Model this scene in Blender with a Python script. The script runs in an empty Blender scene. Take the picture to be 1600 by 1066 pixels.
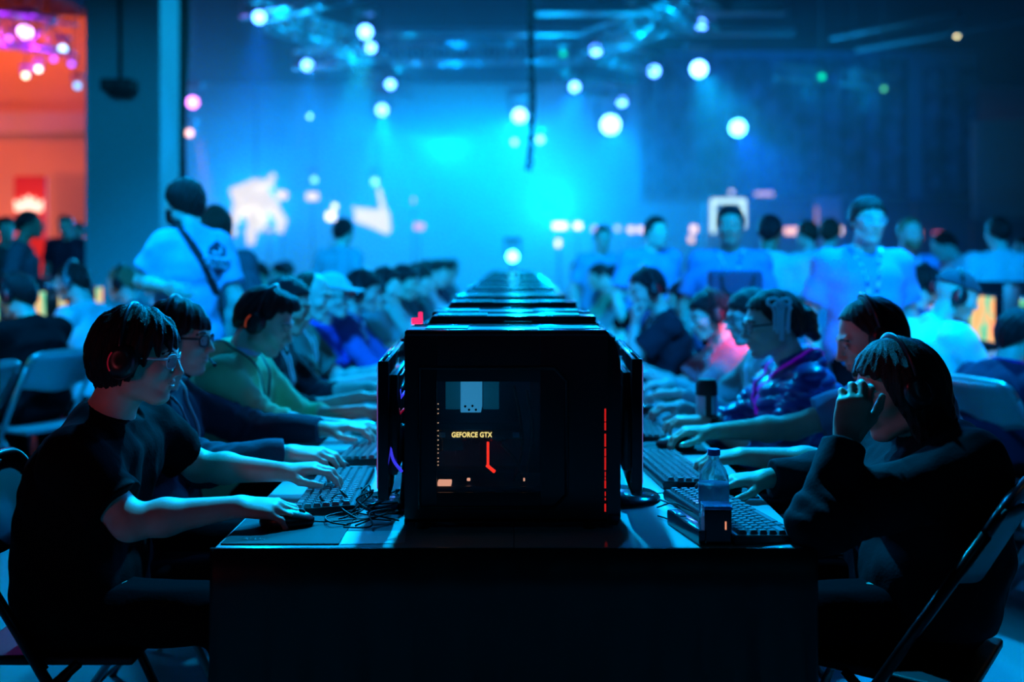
import bpy, bmesh, math, random
import numpy as np
from mathutils import Vector, Matrix, Euler

# ------------------------------------------------------------------ camera, world, exposure
SC = bpy.context.scene
COL = SC.collection
PI = math.pi
F = 1555.0            # focal length in pixels of the 1600 px wide frame
CH = 1.376            # camera height
VX, VY = 803.0, 400.0 # vanishing point of the table row


def pix(px, py, Y):
    """world point seen at pixel (px, py) at distance Y from the camera"""
    return Vector(((px - VX) * Y / F, Y, CH - (py - VY) * Y / F))


cam_data = bpy.data.cameras.new('camera')
cam = bpy.data.objects.new('camera', cam_data)
COL.objects.link(cam)
cam.location = (0, 0, CH)
cam.rotation_euler = (PI / 2, 0, 0)
cam_data.sensor_width = 36.0
cam_data.lens = F * 36.0 / 1600.0
cam_data.shift_x = -(VX - 800.0) / 1600.0
cam_data.shift_y = -(533.0 - VY) / 1600.0
cam_data.clip_start = 0.05
cam_data.clip_end = 200
cam_data.dof.use_dof = True
cam_data.dof.focus_distance = 2.42
cam_data.dof.aperture_fstop = 1.3
SC.camera = cam

SC.view_settings.view_transform = 'Standard'
SC.view_settings.look = 'None'
SC.view_settings.gamma = 1
SC.view_settings.use_curve_mapping = False
SC.view_settings.exposure = 0.0

world = bpy.data.worlds.new('world')
SC.world = world
world.use_nodes = True
world.node_tree.nodes['Background'].inputs[0].default_value = (0.0, 0.004, 0.012, 1)
world.node_tree.nodes['Background'].inputs[1].default_value = 0.25

cy = SC.cycles
cy.use_denoising = True
cy.max_bounces = 5
cy.diffuse_bounces = 2
cy.glossy_bounces = 3
cy.transmission_bounces = 5
cy.transparent_max_bounces = 8
cy.volume_bounces = 0
cy.caustics_reflective = False
cy.caustics_refractive = False
cy.sample_clamp_indirect = 4.0
cy.use_adaptive_sampling = True
cy.adaptive_threshold = 0.01

CYAN = (0.0, 0.50, 1.0)
BLUE = (0.0, 0.22, 1.0)


def spot(name, loc, target, power, color, size=50, blend=0.6, radius=0.1):
    d = bpy.data.lights.new(name, 'SPOT')
    d.energy = power
    d.color = color
    d.spot_size = math.radians(size)
    d.spot_blend = blend
    d.shadow_soft_size = radius
    o = bpy.data.objects.new(name, d)
    COL.objects.link(o)
    o.location = loc
    o.rotation_euler = (Vector(target) - Vector(loc)).to_track_quat('-Z', 'Y').to_euler()
    return o


def area(name, loc, target, power, color, sx, sy):
    d = bpy.data.lights.new(name, 'AREA')
    d.shape = 'RECTANGLE'
    d.size, d.size_y = sx, sy
    d.energy = power
    d.color = color
    o = bpy.data.objects.new(name, d)
    COL.objects.link(o)
    o.location = loc
    o.rotation_euler = (Vector(target) - Vector(loc)).to_track_quat('-Z', 'Y').to_euler()
    return o


HAZE_D = 0.024
# rim light from the rig straight down the row
spot('spot_rim', (0.0, 8.5, 4.6), (0.0, 2.3, 0.8), 2400, (0.0, 0.42, 1.0), 44, 0.5, 0.12)
spot('spot_rim', (-2.6, 8.0, 4.6), (-0.8, 3.0, 0.9), 900, (0.0, 0.36, 1.0), 40, 0.6, 0.12)
spot('spot_rim', (2.6, 8.0, 4.6), (0.9, 3.0, 0.9), 900, (0.0, 0.28, 1.0), 40, 0.6, 0.12)
spot('spot_desk', (-0.1, 5.3, 4.7), (0.0, 2.55, 0.74), 2300, (0.0, 0.46, 1.0), 28, 0.5, 0.08)
# weak red light from the front left, as on the cheeks
spot('spot_red', (-2.6, -1.0, 1.9), (-0.95, 2.7, 1.12), 26, (1.0, 0.14, 0.22), 14, 0.8, 0.1)
spot('spot_red', (-3.0, 1.2, 2.4), (1.08, 2.8, 1.12), 60, (1.0, 0.06, 0.12), 13, 0.8, 0.1)
spot('spot_teal', (1.5, -1.5, 3.0), (-0.2, 3.0, 0.8), 7, (0.0, 0.4, 0.8), 60, 0.8, 0.2)
spot('spot_red', (-2.2, -1.0, 1.7), (-0.85, 2.35, 0.85), 12, (1.0, 0.12, 0.14), 14, 0.9, 0.1)
spot('spot_face_fill', (2.0, 0.5, 3.0), (2.0, 5.4, 1.65), 700, (0.0, 0.42, 1.0), 30, 0.8, 0.2)  # added frontal wash to brighten the faces of the standing staff
spot('spot_floor', (2.6, 6.0, 4.7), (1.95, 3.9, 0.2), 2600, (0.0, 0.38, 1.0), 38, 0.7, 0.1)
spot('spot_floor', (-2.6, 5.4, 4.7), (-2.5, 4.6, 0.2), 1500, (0.0, 0.38, 1.0), 40, 0.7, 0.1)
# wash over the people further back
spot('spot_wash', (-1.0, 1.0, 4.8), (-1.6, 6.6, 1.1), 3200, (0.0, 0.33, 1.0), 44, 0.7, 0.3)
spot('spot_wash', (1.0, 1.0, 4.8), (1.7, 6.6, 1.1), 3200, (0.0, 0.30, 1.0), 44, 0.7, 0.3)
spot('spot_wash', (0.0, 3.0, 5.2), (0.0, 9.0, 1.1), 2600, (0.0, 0.42, 1.0), 46, 0.7, 0.3)
# added small red spot, no lamp there, to bring out the coral shirt
spot('spot_coral_fill', (2.5, 3.0, 4.2), (1.14, 5.0, 0.88), 2600, (1.0, 0.06, 0.12), 6.5, 0.6, 0.1)
# haze beams
for (px, py, Y, dx, dy, dz, pw, sz, col) in [
        (812, 181, 23.6, 0.0, -6, -3.2, 4000, 50, (0.0, 0.52, 1.0)),
        (954, 195, 25.0, 0.0, -6, -3.4, 3000, 50, (0.0, 0.26, 1.0)),
        (1092, 108, 17.6, 0.2, -4, -3.0, 2200, 40, (0.0, 0.40, 1.0)),
        (571, 50, 14.8, -0.5, -1.0, -5, 4000, 34, (0.0, 0.60, 1.0)),
        (597, 172, 22.6, 0.6, -3, -4, 5000, 44, (0.0, 0.42, 1.0)),
        (480, 102, 17.4, 0.5, -1.0, -5, 2500, 40, (0.0, 0.20, 1.0)),
        (405, 27, 13.8, 0.2, -1.5, -5, 1500, 44, (0.0, 0.10, 1.0)),
        (1153, 200, 25.8, 0.5, -4, -3, 2600, 50, (0.0, 0.06, 1.0)),
        (898, 136, 19.6, -0.6, -3, -3, 3000, 44, (0.0, 0.22, 1.0)),
        (700, 215, 37.0, 0.0, -10, -1, 17000, 60, (0.0, 0.28, 1.0)),
        (420, 320, 36.0, 0.5, -10, -0.5, 14000, 60, (0.0, 0.34, 1.0)),
        (860, 320, 38.0, 0.0, -10, -0.5, 14000, 60, (0.0, 0.34, 1.0))]:
    c = pix(px, py, Y)
    spot('spot_beam', tuple(c), (c.x + dx, c.y + dy, c.z + dz), pw, col, sz, 0.9, 0.12)
# washes on the far wall and the curtains
for (x, y, z, tx, ty, tz, pw, sz, col) in [
        (-2.0, 36.0, 6.4, -2.0, 44.0, 2.4, 8000, 110, (0.0, 0.42, 1.0)),
        (-9.0, 36.0, 6.4, -9.0, 44.0, 2.4, 4500, 110, (0.0, 0.26, 1.0)),
        (4.0, 36.0, 6.4, 4.0, 44.0, 2.4, 4500, 110, (0.0, 0.26, 1.0)),
        (6.0, 22.0, 8.0, 7.5, 30.0, 4.6, 2200, 80, (0.0, 0.16, 1.0))]:
    spot('spot_wall', (x, y, z), (tx, ty, tz), pw, col, sz, 0.9, 0.3)
# warm neighbouring stage
spot('spot_stage', (-13.0, 18.5, 6.6), (-13.0, 24.0, 5.4), 1900, (1.0, 0.15, 0.01), 95, 0.9, 0.3)
spot('spot_stage', (-13.5, 20.5, 0.9), (-13.0, 24.0, 2.0), 420, (1.0, 0.28, 0.20), 110, 0.9, 0.3)
spot('spot_stage', (-11.5, 15.5, 4.4), (-9.8, 19.0, 5.9), 700, (0.45, 0.03, 1.0), 40, 0.9, 0.3)
spot('spot_stage', (-10.2, 17.0, 2.6), (-10.4, 21.5, 2.0), 700, (1.0, 0.2, 0.1), 46, 0.9, 0.1)
spot('spot_stage', (-6.9, 21.8, 4.1), (-6.5, 21.5, 1.0), 2000, (1.0, 0.30, 0.30), 20, 0.4, 0.1)
spot('spot_stage', (19.0, 24.0, 6.0), (19.0, 28.0, 4.6), 500, (1.0, 0.2, 0.04), 60, 0.9, 0.3)
# pillar: light skimming its right side
spot('spot_pillar', (-0.5, 10.6, 4.4), (-3.5, 10.3, 3.2), 400, (0.0, 0.5, 1.0), 60, 0.9, 0.2)
spot('spot_pillar', (-3.5, 3.0, 4.5), (-3.9, 10.0, 1.6), 900, (0.0, 0.34, 0.8), 40, 0.9, 0.3)
# added blue point lights, standing in for lamp spill on the trusses
for (px, py, Y) in [(440, 20, 14.0), (520, 50, 14.8), (540, 95, 16.6), (640, 95, 20.5), (880, 95, 20.5), (990, 50, 15.0), (1060, 25, 13.4), (980, 105, 16.8), (1260, 130, 18.8), (1355, 140, 18.2)]:
    d_ = bpy.data.lights.new('truss_blue_fill', 'POINT')
    d_.energy = 34
    d_.color = (0.0, 0.42, 1.0)
    d_.shadow_soft_size = 0.08
    o_l = bpy.data.objects.new('truss_blue_fill', d_)
    COL.objects.link(o_l)
    o_l.location = pix(px, py + 12, Y)
for (x, y, z) in [(-9.3, 17.9, 5.0), (-8.6, 17.9, 4.9), (-10.2, 18.2, 5.2)]:  # added violet point lights to bring out the stage truss
    d_ = bpy.data.lights.new('truss_violet_fill', 'POINT')
    d_.energy = 60
    d_.color = (0.5, 0.03, 1.0)
    o_l = bpy.data.objects.new('truss_violet_fill', d_)
    COL.objects.link(o_l)
    o_l.location = (x, y, z)


# ------------------------------------------------------------------ materials
MATS = {}


def mat(name, color, rough=0.5, metal=0.0, emit=None, es=0.0, bump=0.0, bscale=40.0, spec=0.5, var=0.0, vscale=8.0, alpha=None,
        sheen=0.0, stretch=None, coat=0.0):
    if name in MATS:
        return MATS[name]
    m = bpy.data.materials.new(name)
    m.use_nodes = True
    nt = m.node_tree
    b = nt.nodes['Principled BSDF']
    b.inputs['Base Color'].default_value = (*color, 1)
    b.inputs['Roughness'].default_value = rough
    b.inputs['Metallic'].default_value = metal
    b.inputs['Specular IOR Level'].default_value = spec
    if coat:
        b.inputs['Coat Weight'].default_value = coat
    if sheen:
        b.inputs['Sheen Weight'].default_value = sheen
    if emit:
        b.inputs['Emission Color'].default_value = (*emit, 1)
        b.inputs['Emission Strength'].default_value = es
    if bump or var:
        tc = nt.nodes.new('ShaderNodeTexCoord')
        mp = nt.nodes.new('ShaderNodeMapping')
        nt.links.new(tc.outputs['Object'], mp.inputs[0])
        if stretch:
            mp.inputs['Scale'].default_value = stretch
        if bump:
            n = nt.nodes.new('ShaderNodeTexNoise')
            n.inputs['Scale'].default_value = bscale
            n.inputs['Detail'].default_value = 3
            nt.links.new(mp.outputs[0], n.inputs['Vector'])
            bp = nt.nodes.new('ShaderNodeBump')
            bp.inputs['Strength'].default_value = bump
            bp.inputs['Distance'].default_value = 0.01
            nt.links.new(n.outputs['Fac'], bp.inputs['Height'])
            nt.links.new(bp.outputs[0], b.inputs['Normal'])
        if var:
            n = nt.nodes.new('ShaderNodeTexNoise')
            n.inputs['Scale'].default_value = vscale
            n.inputs['Detail'].default_value = 4
            nt.links.new(mp.outputs[0], n.inputs['Vector'])
            r = nt.nodes.new('ShaderNodeValToRGB')
            r.color_ramp.elements[0].position = 0.35
            r.color_ramp.elements[1].position = 0.65
            r.color_ramp.elements[0].color = tuple(c * (1 - var) for c in color) + (1,)
            r.color_ramp.elements[1].color = tuple(min(1, c * (1 + var)) for c in color) + (1,)
            nt.links.new(n.outputs['Fac'], r.inputs[0])
            nt.links.new(r.outputs[0], b.inputs['Base Color'])
    MATS[name] = m
    return m


def glow(name, color, strength):
    if name in MATS:
        return MATS[name]
    m = bpy.data.materials.new(name)
    m.use_nodes = True
    nt = m.node_tree
    nt.nodes.clear()
    o = nt.nodes.new('ShaderNodeOutputMaterial')
    e = nt.nodes.new('ShaderNodeEmission')
    e.inputs[0].default_value = (*color, 1)
    e.inputs[1].default_value = strength
    nt.links.new(e.outputs[0], o.inputs[0])
    MATS[name] = m
    return m


def screen_mat(name, cols, strength, scale=3.0):
    """a lit game screen: soft patches of colour"""
    if name in MATS:
        return MATS[name]
    m = bpy.data.materials.new(name)
    m.use_nodes = True
    nt = m.node_tree
    nt.nodes.clear()
    o = nt.nodes.new('ShaderNodeOutputMaterial')
    e = nt.nodes.new('ShaderNodeEmission')
    e.inputs[1].default_value = strength
    tc = nt.nodes.new('ShaderNodeTexCoord')
    n = nt.nodes.new('ShaderNodeTexNoise')
    n.inputs['Scale'].default_value = scale
    n.inputs['Detail'].default_value = 5
    n.inputs['Distortion'].default_value = 0.8
    nt.links.new(tc.outputs['Object'], n.inputs['Vector'])
    r = nt.nodes.new('ShaderNodeValToRGB')
    els = r.color_ramp.elements
    k = len(cols)
    els[0].position, els[1].position = 0.32, 0.68
    els[0].color = (*cols[0], 1)
    els[1].color = (*cols[-1], 1)
    for i in range(1, k - 1):
        x = els.new(0.32 + 0.36 * i / (k - 1))
        x.color = (*cols[i], 1)
    nt.links.new(n.outputs['Fac'], r.inputs[0])
    nt.links.new(r.outputs[0], e.inputs[0])
    nt.links.new(e.outputs[0], o.inputs[0])
    MATS[name] = m
    return m


# ------------------------------------------------------------------ object helpers
def thing(name, label, cat, loc=(0, 0, 0), rotz=0.0, group=None):
    o = bpy.data.objects.new(name, None)
    COL.objects.link(o)
    o.empty_display_size = 0.1
    o.location = loc
    o.rotation_euler = (0, 0, rotz)
    o['label'] = label
    o['category'] = cat
    if group:
        o['group'] = group
    return o


def tag(o, label, cat, group=None, kind=None):
    o['label'] = label
    o['category'] = cat
    if group:
        o['group'] = group
    if kind:
        o['kind'] = kind
    return o


def link_mesh(name, me, mats, parent=None, smooth=True):
    if not isinstance(mats, (list, tuple)):
        mats = [mats]
    for m in mats:
        me.materials.append(m)
    if smooth:
        me.polygons.foreach_set('use_smooth', [True] * len(me.polygons))
    o = bpy.data.objects.new(name, me)
    COL.objects.link(o)
    if parent is not None:
        o.parent = parent
    return o


def obj(name, bm, mats, parent=None, smooth=False, auto=None):
    me = bpy.data.meshes.new(name)
    bmesh.ops.recalc_face_normals(bm, faces=bm.faces)
    bm.to_mesh(me)
    bm.free()
    o = link_mesh(name, me, mats, parent, smooth or auto is not None)
    if auto is not None:
        me.set_sharp_from_angle(angle=math.radians(auto))
    return o


def struct(name, bm, mats, smooth=False):
    o = obj(name, bm, mats, None, smooth)
    o['kind'] = 'structure'
    return o


def dup_tree(root, name=None, label=None, group=None, loc=None, rotz=None):
    r = root.copy()
    COL.objects.link(r)
    if label:
        r['label'] = label
    if group:
        r['group'] = group
    if loc is not None:
        r.location = loc
    if rotz is not None:
        r.rotation_euler = (0, 0, rotz)
    for ch in list(root.children):
        c = ch.copy()
        COL.objects.link(c)
        c.parent = r
        for g in ch.children:
            d = g.copy()
            COL.objects.link(d)
            d.parent = c
    return r


def BM():
    return bmesh.new()


def bx(bm, c, s, bevel=0.0, mtx=None, mi=0, seg=2):
    """box centre c, size s"""
    r = bmesh.ops.create_cube(bm, size=1.0)
    vs = r['verts']
    bmesh.ops.scale(bm, vec=s, verts=vs)
    fs = list({f for v in vs for f in v.link_faces})
    if bevel > 0:
        es = list({e for v in vs for e in v.link_edges})
        rb = bmesh.ops.bevel(bm, geom=es, offset=bevel, segments=seg, affect='EDGES', profile=0.7)
        fs = list({f for f in rb['faces']} | {f for f in fs if f.is_valid})
        vs = list({v for f in fs for v in f.verts})
        # pick up every face connected
        fs = list({f for v in vs for f in v.link_faces})
        vs = list({v for f in fs for v in f.verts})
    bmesh.ops.translate(bm, vec=c, verts=vs)
    if mtx is not None:
        bmesh.ops.transform(bm, matrix=mtx, verts=vs)
    for f in fs:
        f.material_index = mi
    return vs


def frame_of(d):
    d = Vector(d).normalized()
    up = Vector((0, 0, 1)) if abs(d.z) < 0.95 else Vector((1, 0, 0))
    a = d.cross(up).normalized()
    b = a.cross(d).normalized()
    return a, b


def tube(bm, pts, r, seg=8, closed=False, caps=True, mi=0, ry=None):
    """tube along points; r a number or a list; ry flattens the second axis"""
    pts = [Vector(p) for p in pts]
    n = len(pts)
    rs = r if isinstance(r, (list, tuple)) else [r] * n
    rings = []
    a = None
    for i, p in enumerate(pts):
        if closed:
            d = pts[(i + 1) % n] - pts[i - 1]
        else:
            d = pts[min(i + 1, n - 1)] - pts[max(i - 1, 0)]
        d.normalize()
        if a is None:
            a, b = frame_of(d)
        else:
            a = (a - d * a.dot(d)).normalized()
            b = a.cross(d).normalized()
        q = ry / rs[i] if ry else 1.0
        ring = [bm.verts.new(p + (a * math.cos(2 * PI * k / seg) + b * math.sin(2 * PI * k / seg) * q) * rs[i]) for k in range(seg)]
        rings.append(ring)
    m = n if closed else n - 1
    for i in range(m):
        A, Bq = rings[i], rings[(i + 1) % n]
        for k in range(seg):
            f = bm.faces.new((A[k], A[(k + 1) % seg], Bq[(k + 1) % seg], Bq[k]))
            f.material_index = mi
    if caps and not closed:
        for ring in (rings[0], rings[-1]):
            f = bm.faces.new(ring)
            f.material_index = mi
    return rings


def lathe(bm, prof, c=(0, 0, 0), seg=32, axis='Z', mi=0, mtx=None):
    """profile [(r, h)...] round an axis"""
    c = Vector(c)
    rings = []
    new = []
    for r, h in prof:
        ring = []
        for k in range(seg):
            a = 2 * PI * k / seg
            if axis == 'Z':
                v = Vector((r * math.cos(a), r * math.sin(a), h))
            elif axis == 'X':
                v = Vector((h, r * math.cos(a), r * math.sin(a)))
            else:
                v = Vector((r * math.sin(a), h, r * math.cos(a)))
            if mtx is not None:
                v = mtx @ v
            w = bm.verts.new(c + v)
            ring.append(w)
            new.append(w)
        rings.append(ring)
    for A, B2 in zip(rings[:-1], rings[1:]):
        for k in range(seg):
            f = bm.faces.new((A[k], A[(k + 1) % seg], B2[(k + 1) % seg], B2[k]))
            f.material_index = mi
    for ring in (rings[0], rings[-1]):
        f = bm.faces.new(ring)
        f.material_index = mi
    return new


def grid_sheet(bm, fn, nu, nv, thick=0.0):
    """open sheet from fn(u, v)"""
    g = [[bm.verts.new(fn(i / nu, j / nv)) for j in range(nv + 1)] for i in range(nu + 1)]
    fs = []
    for i in range(nu):
        for j in range(nv):
            fs.append(bm.faces.new((g[i][j], g[i + 1][j], g[i + 1][j + 1], g[i][j + 1])))
    if thick:
        bmesh.ops.recalc_face_normals(bm, faces=fs)
        bmesh.ops.solidify(bm, geom=fs, thickness=thick)
    return g


def smooth_pts(pts, n=6):
    """Catmull-Rom through pts"""
    P = [Vector(p) for p in pts]
    P = [P[0] * 2 - P[1]] + P + [P[-1] * 2 - P[-2]]
    out = []
    for i in range(1, len(P) - 2):
        for k in range(n):
            t = k / n
            a, b, c, d = P[i - 1], P[i], P[i + 1], P[i + 2]
            out.append(0.5 * ((2 * b) + (c - a) * t + (2 * a - 5 * b + 4 * c - d) * t * t + (3 * b - a - 3 * c + d) * t ** 3))
    out.append(P[-2])
    return out


# ------------------------------------------------------------------ implicit surfaces
f32 = np.float32


class SDF:
    """list of smooth-union primitives"""

    def __init__(self):
        self.ops = []
        self.lo = np.array([1e9] * 3)
        self.hi = np.array([-1e9] * 3)
        self.post = []

    def _add(self, kind, lo, hi, k, fn, mode='add'):
        lo = np.array(lo, float)
        hi = np.array(hi, float)
        self.ops.append((kind, lo, hi, k, fn, mode))
        if mode == 'add':
            self.lo = np.minimum(self.lo, lo)
            self.hi = np.maximum(self.hi, hi)

    def cone(self, a, b, r1, r2, k=0.02, mode='add', cut=None, ridge=None, sq=1.0):
        a = np.array(a, f32)
        b = np.array(b, f32)
        ba = b - a
        L2 = float(ba @ ba) + 1e-12
        m = max(r1, r2)
        L = math.sqrt(L2)
        u = ba / L

        def fn(P):
            pa = P - a
            h = np.clip(pa @ ba / L2, 0, 1)
            d = np.sqrt(((pa - h[:, None] * ba) ** 2).sum(1)) - (r1 + (r2 - r1) * h)
            if ridge:
                d = d - ridge[0] * np.abs(np.sin(h * PI * ridge[1]))
            if cut is not None:      # flat end past b
                d = np.maximum(d, (pa @ u) - (L + cut))
            return d
        pad = m + (ridge[0] if ridge else 0)
        self._add('c', np.minimum(a, b) - pad, np.maximum(a, b) + pad, k, fn, mode)

    def ell(self, c, r, R=None, k=0.02, mode='add'):
        c = np.array(c, f32)
        r = np.array(r, f32)
        Rm = None if R is None else np.array(R, f32)

        def fn(P):
            p = P - c
            if Rm is not None:
                p = p @ Rm          # local = R^T p
            q = p / r
            k0 = np.sqrt((q ** 2).sum(1))
            k1 = np.sqrt(((q / r) ** 2).sum(1)) + 1e-9
            return k0 * (k0 - 1.0) / k1
        m = float(r.max()) if R is not None else r
        self._add('e', c - m, c + m, k, fn, mode)

    def __call__(self, P, margin):
        d = np.full(len(P), 10.0, f32)
        for kind, lo, hi, k, fn, mode in self.ops:
            mg = margin + k
            m = np.flatnonzero(((P > (lo - mg)) & (P < (hi + mg))).all(1))
            if len(m) == 0:
                continue
            v = fn(P[m]).astype(f32)
            o = d[m]
            if mode == 'add':
                h = np.maximum(k - np.abs(o - v), 0) / k
                d[m] = np.minimum(o, v) - h * h * k * 0.25
            else:
                v = -v
                h = np.maximum(k - np.abs(o - v), 0) / k
                d[m] = np.maximum(o, v) + h * h * k * 0.25
        for fn in self.post:
            d = fn(P, d)
        return d


def mesh_sdf(name, S, cell, pad=0.03, slack=0.02, lo=None, hi=None):
    B = 8
    lo = (S.lo if lo is None else np.array(lo, float)) - pad
    hi = (S.hi if hi is None else np.array(hi, float)) + pad
    bs = cell * B
    nb = np.ceil((hi - lo) / bs).astype(int) + 1
    ii = np.indices(nb).reshape(3, -1).T
    cen = (lo + (ii + 0.5) * bs - cell * 0.5).astype(f32)
    reach = bs * 0.9 + slack
    dc = S(cen, reach)
    act = np.abs(dc) < reach
    n = nb * B
    D = np.where(dc < 0, f32(-1), f32(1)).reshape(nb)
    D = np.repeat(np.repeat(np.repeat(D, B, 0), B, 1), B, 2)
    ai = ii[act]
    off = np.indices((B, B, B)).reshape(3, -1).T
    CH_ = max(1, 400000 // 512)
    for s in range(0, len(ai), CH_):
        blk = ai[s:s + CH_]
        idx = (blk[:, None, :] * B + off[None]).reshape(-1, 3)
        P = (lo + idx * cell).astype(f32)
        D[idx[:, 0], idx[:, 1], idx[:, 2]] = S(P, cell * 3)
    # surface nets
    s = D < 0
    c = s[:-1, :-1, :-1].astype(np.int8)
    cnt = np.zeros_like(c)
    for dx in (0, 1):
        for dy in (0, 1):
            for dz in (0, 1):
                cnt += s[dx:n[0] - 1 + dx, dy:n[1] - 1 + dy, dz:n[2] - 1 + dz]
    mask = (cnt > 0) & (cnt < 8)
    ci = np.argwhere(mask)
    if len(ci) == 0:
        raise RuntimeError('empty sdf ' + name)
    vid = np.full(mask.shape, -1, np.int32)
    vid[mask] = np.arange(len(ci))
    acc = np.zeros((len(ci), 3), f32)
    w = np.zeros(len(ci), f32)
    X, Y, Z = ci.T
    cor = {}
    for a in (0, 1):
        for b in (0, 1):
            for c2 in (0, 1):
                cor[a, b, c2] = D[X + a, Y + b, Z + c2]
    for ax in range(3):
        for u in (0, 1):
            for v in (0, 1):
                k0 = [u, v]
                k0.insert(ax, 0)
                k1 = [u, v]
                k1.insert(ax, 1)
                d0 = cor[tuple(k0)]
                d1 = cor[tuple(k1)]
                cr = (d0 < 0) != (d1 < 0)
                t = np.where(cr, d0 / np.where(d0 == d1, 1, d0 - d1), 0)
                p = np.zeros((len(ci), 3), f32) + np.array(k0, f32)
                p[:, ax] = t
                acc += np.where(cr[:, None], p, 0)
                w += cr
    V = lo + (ci + acc / w[:, None]) * cell
    quads = []
    for ax in range(3):
        sl0 = [slice(1, m - 1) for m in n]
        a0 = list(sl0)
        a1 = list(sl0)
        a0[ax] = slice(0, n[ax] - 1)
        a1[ax] = slice(1, n[ax])
        e = np.argwhere(s[tuple(a0)] != s[tuple(a1)])
        if len(e) == 0:
            continue
        o = np.array([1, 1, 1])
        o[ax] = 0
        e = e + o
        flip = s[e[:, 0], e[:, 1], e[:, 2]]
        b, c2 = (ax + 1) % 3, (ax + 2) % 3
        q = []
        for db, dcq in ((0, 0), (-1, 0), (-1, -1), (0, -1)):
            g = e.copy()
            g[:, b] += db
            g[:, c2] += dcq
            q.append(vid[g[:, 0], g[:, 1], g[:, 2]])
        q = np.stack(q, 1)
        q[~flip] = q[~flip][:, ::-1]
        quads.append(q)
    Q = np.concatenate(quads)
    Q = Q[(Q >= 0).all(1)]
    me = bpy.data.meshes.new(name)
    me.vertices.add(len(V))
    me.vertices.foreach_set('co', V.astype(f32).ravel())
    me.loops.add(len(Q) * 4)
    me.loops.foreach_set('vertex_index', Q.astype(np.int32).ravel())
    me.polygons.add(len(Q))
    me.polygons.foreach_set('loop_start', np.arange(0, len(Q) * 4, 4, dtype=np.int32))
    me.polygons.foreach_set('loop_total', np.full(len(Q), 4, np.int32))
    me.update(calc_edges=True)
    me.validate()
    cen = V[Q].mean(1)
    return me, cen


def wob(P, f, ph=0.0):
    x, y, z = P[:, 0] * f, P[:, 1] * f, P[:, 2] * f
    return (np.sin(x + 1.7 * np.sin(y * 0.8 + ph) + ph) * np.sin(y * 1.1 + 1.3 * np.sin(z * 0.9 + ph * 2)) +
            np.sin(z * 1.3 + 1.5 * np.sin(x * 0.7 + 2 * ph))) * 0.5


def text_mesh(name, body, size, m, parent, offset=0.0, extrude=0.0006, space=1.0):
    fd = bpy.data.curves.new(name, 'FONT')
    fd.body = body
    fd.size = size
    fd.align_x = 'CENTER'
    fd.align_y = 'CENTER'
    fd.extrude = extrude
    fd.offset = offset
    fd.space_character = space
    fo = bpy.data.objects.new(name, fd)
    COL.objects.link(fo)
    bpy.context.view_layer.update()
    me = bpy.data.meshes.new_from_object(fo.evaluated_get(bpy.context.evaluated_depsgraph_get()))
    bpy.data.objects.remove(fo)
    me.materials.clear()
    return link_mesh(name, me, m, parent, smooth=False)

# ------------------------------------------------------------------ people
V3 = lambda *a: np.array(a, float)


def unit(v):
    v = np.array(v, float)
    return v / (np.linalg.norm(v) + 1e-9)


def rot(yaw=0, pitch=0, roll=0):
    m = Matrix.Rotation(math.radians(yaw), 3, 'Z') @ Matrix.Rotation(math.radians(pitch), 3, 'Y') @ Matrix.Rotation(math.radians(roll), 3, 'X')
    return np.array(m)


SKINS = {'light': (0.66, 0.48, 0.40), 'tan': (0.52, 0.34, 0.26), 'brown': (0.30, 0.17, 0.11), 'dark': (0.12, 0.065, 0.04)}


def skin_set(kind):
    c = SKINS[kind]
    s = mat('skin_' + kind, c, rough=0.48, bump=0.05, bscale=180, var=0.08, vscale=20)
    l = mat('lip_' + kind, (c[0] * 0.80, c[1] * 0.60, c[2] * 0.60), rough=0.4)
    w = mat('eye_white', (0.75, 0.75, 0.75), rough=0.15)
    i = mat('eye_iris', (0.03, 0.018, 0.012), rough=0.08)
    n = mat('nail_' + kind, tuple(min(1, x * 1.25) for x in c), rough=0.15, coat=0.6)
    return [s, l, w, i, n]


HAIRC = {'black': (0.006, 0.006, 0.008), 'dark': (0.018, 0.012, 0.010), 'brown': (0.05, 0.026, 0.016), 'fair': (0.25, 0.17, 0.09), 'grey': (0.2, 0.2, 0.2)}


def hair_mat(k):
    return mat('hair_' + k, HAIRC[k], rough=0.45, bump=0.6, bscale=90, stretch=(5, 5, 0.6), spec=0.28)


def cloth(name, c, rough=0.85, **kw):
    kw.setdefault('bump', 0.12)
    kw.setdefault('bscale', 120)
    return mat('cloth_' + name, c, rough=rough, spec=0.25, **kw)


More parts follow.
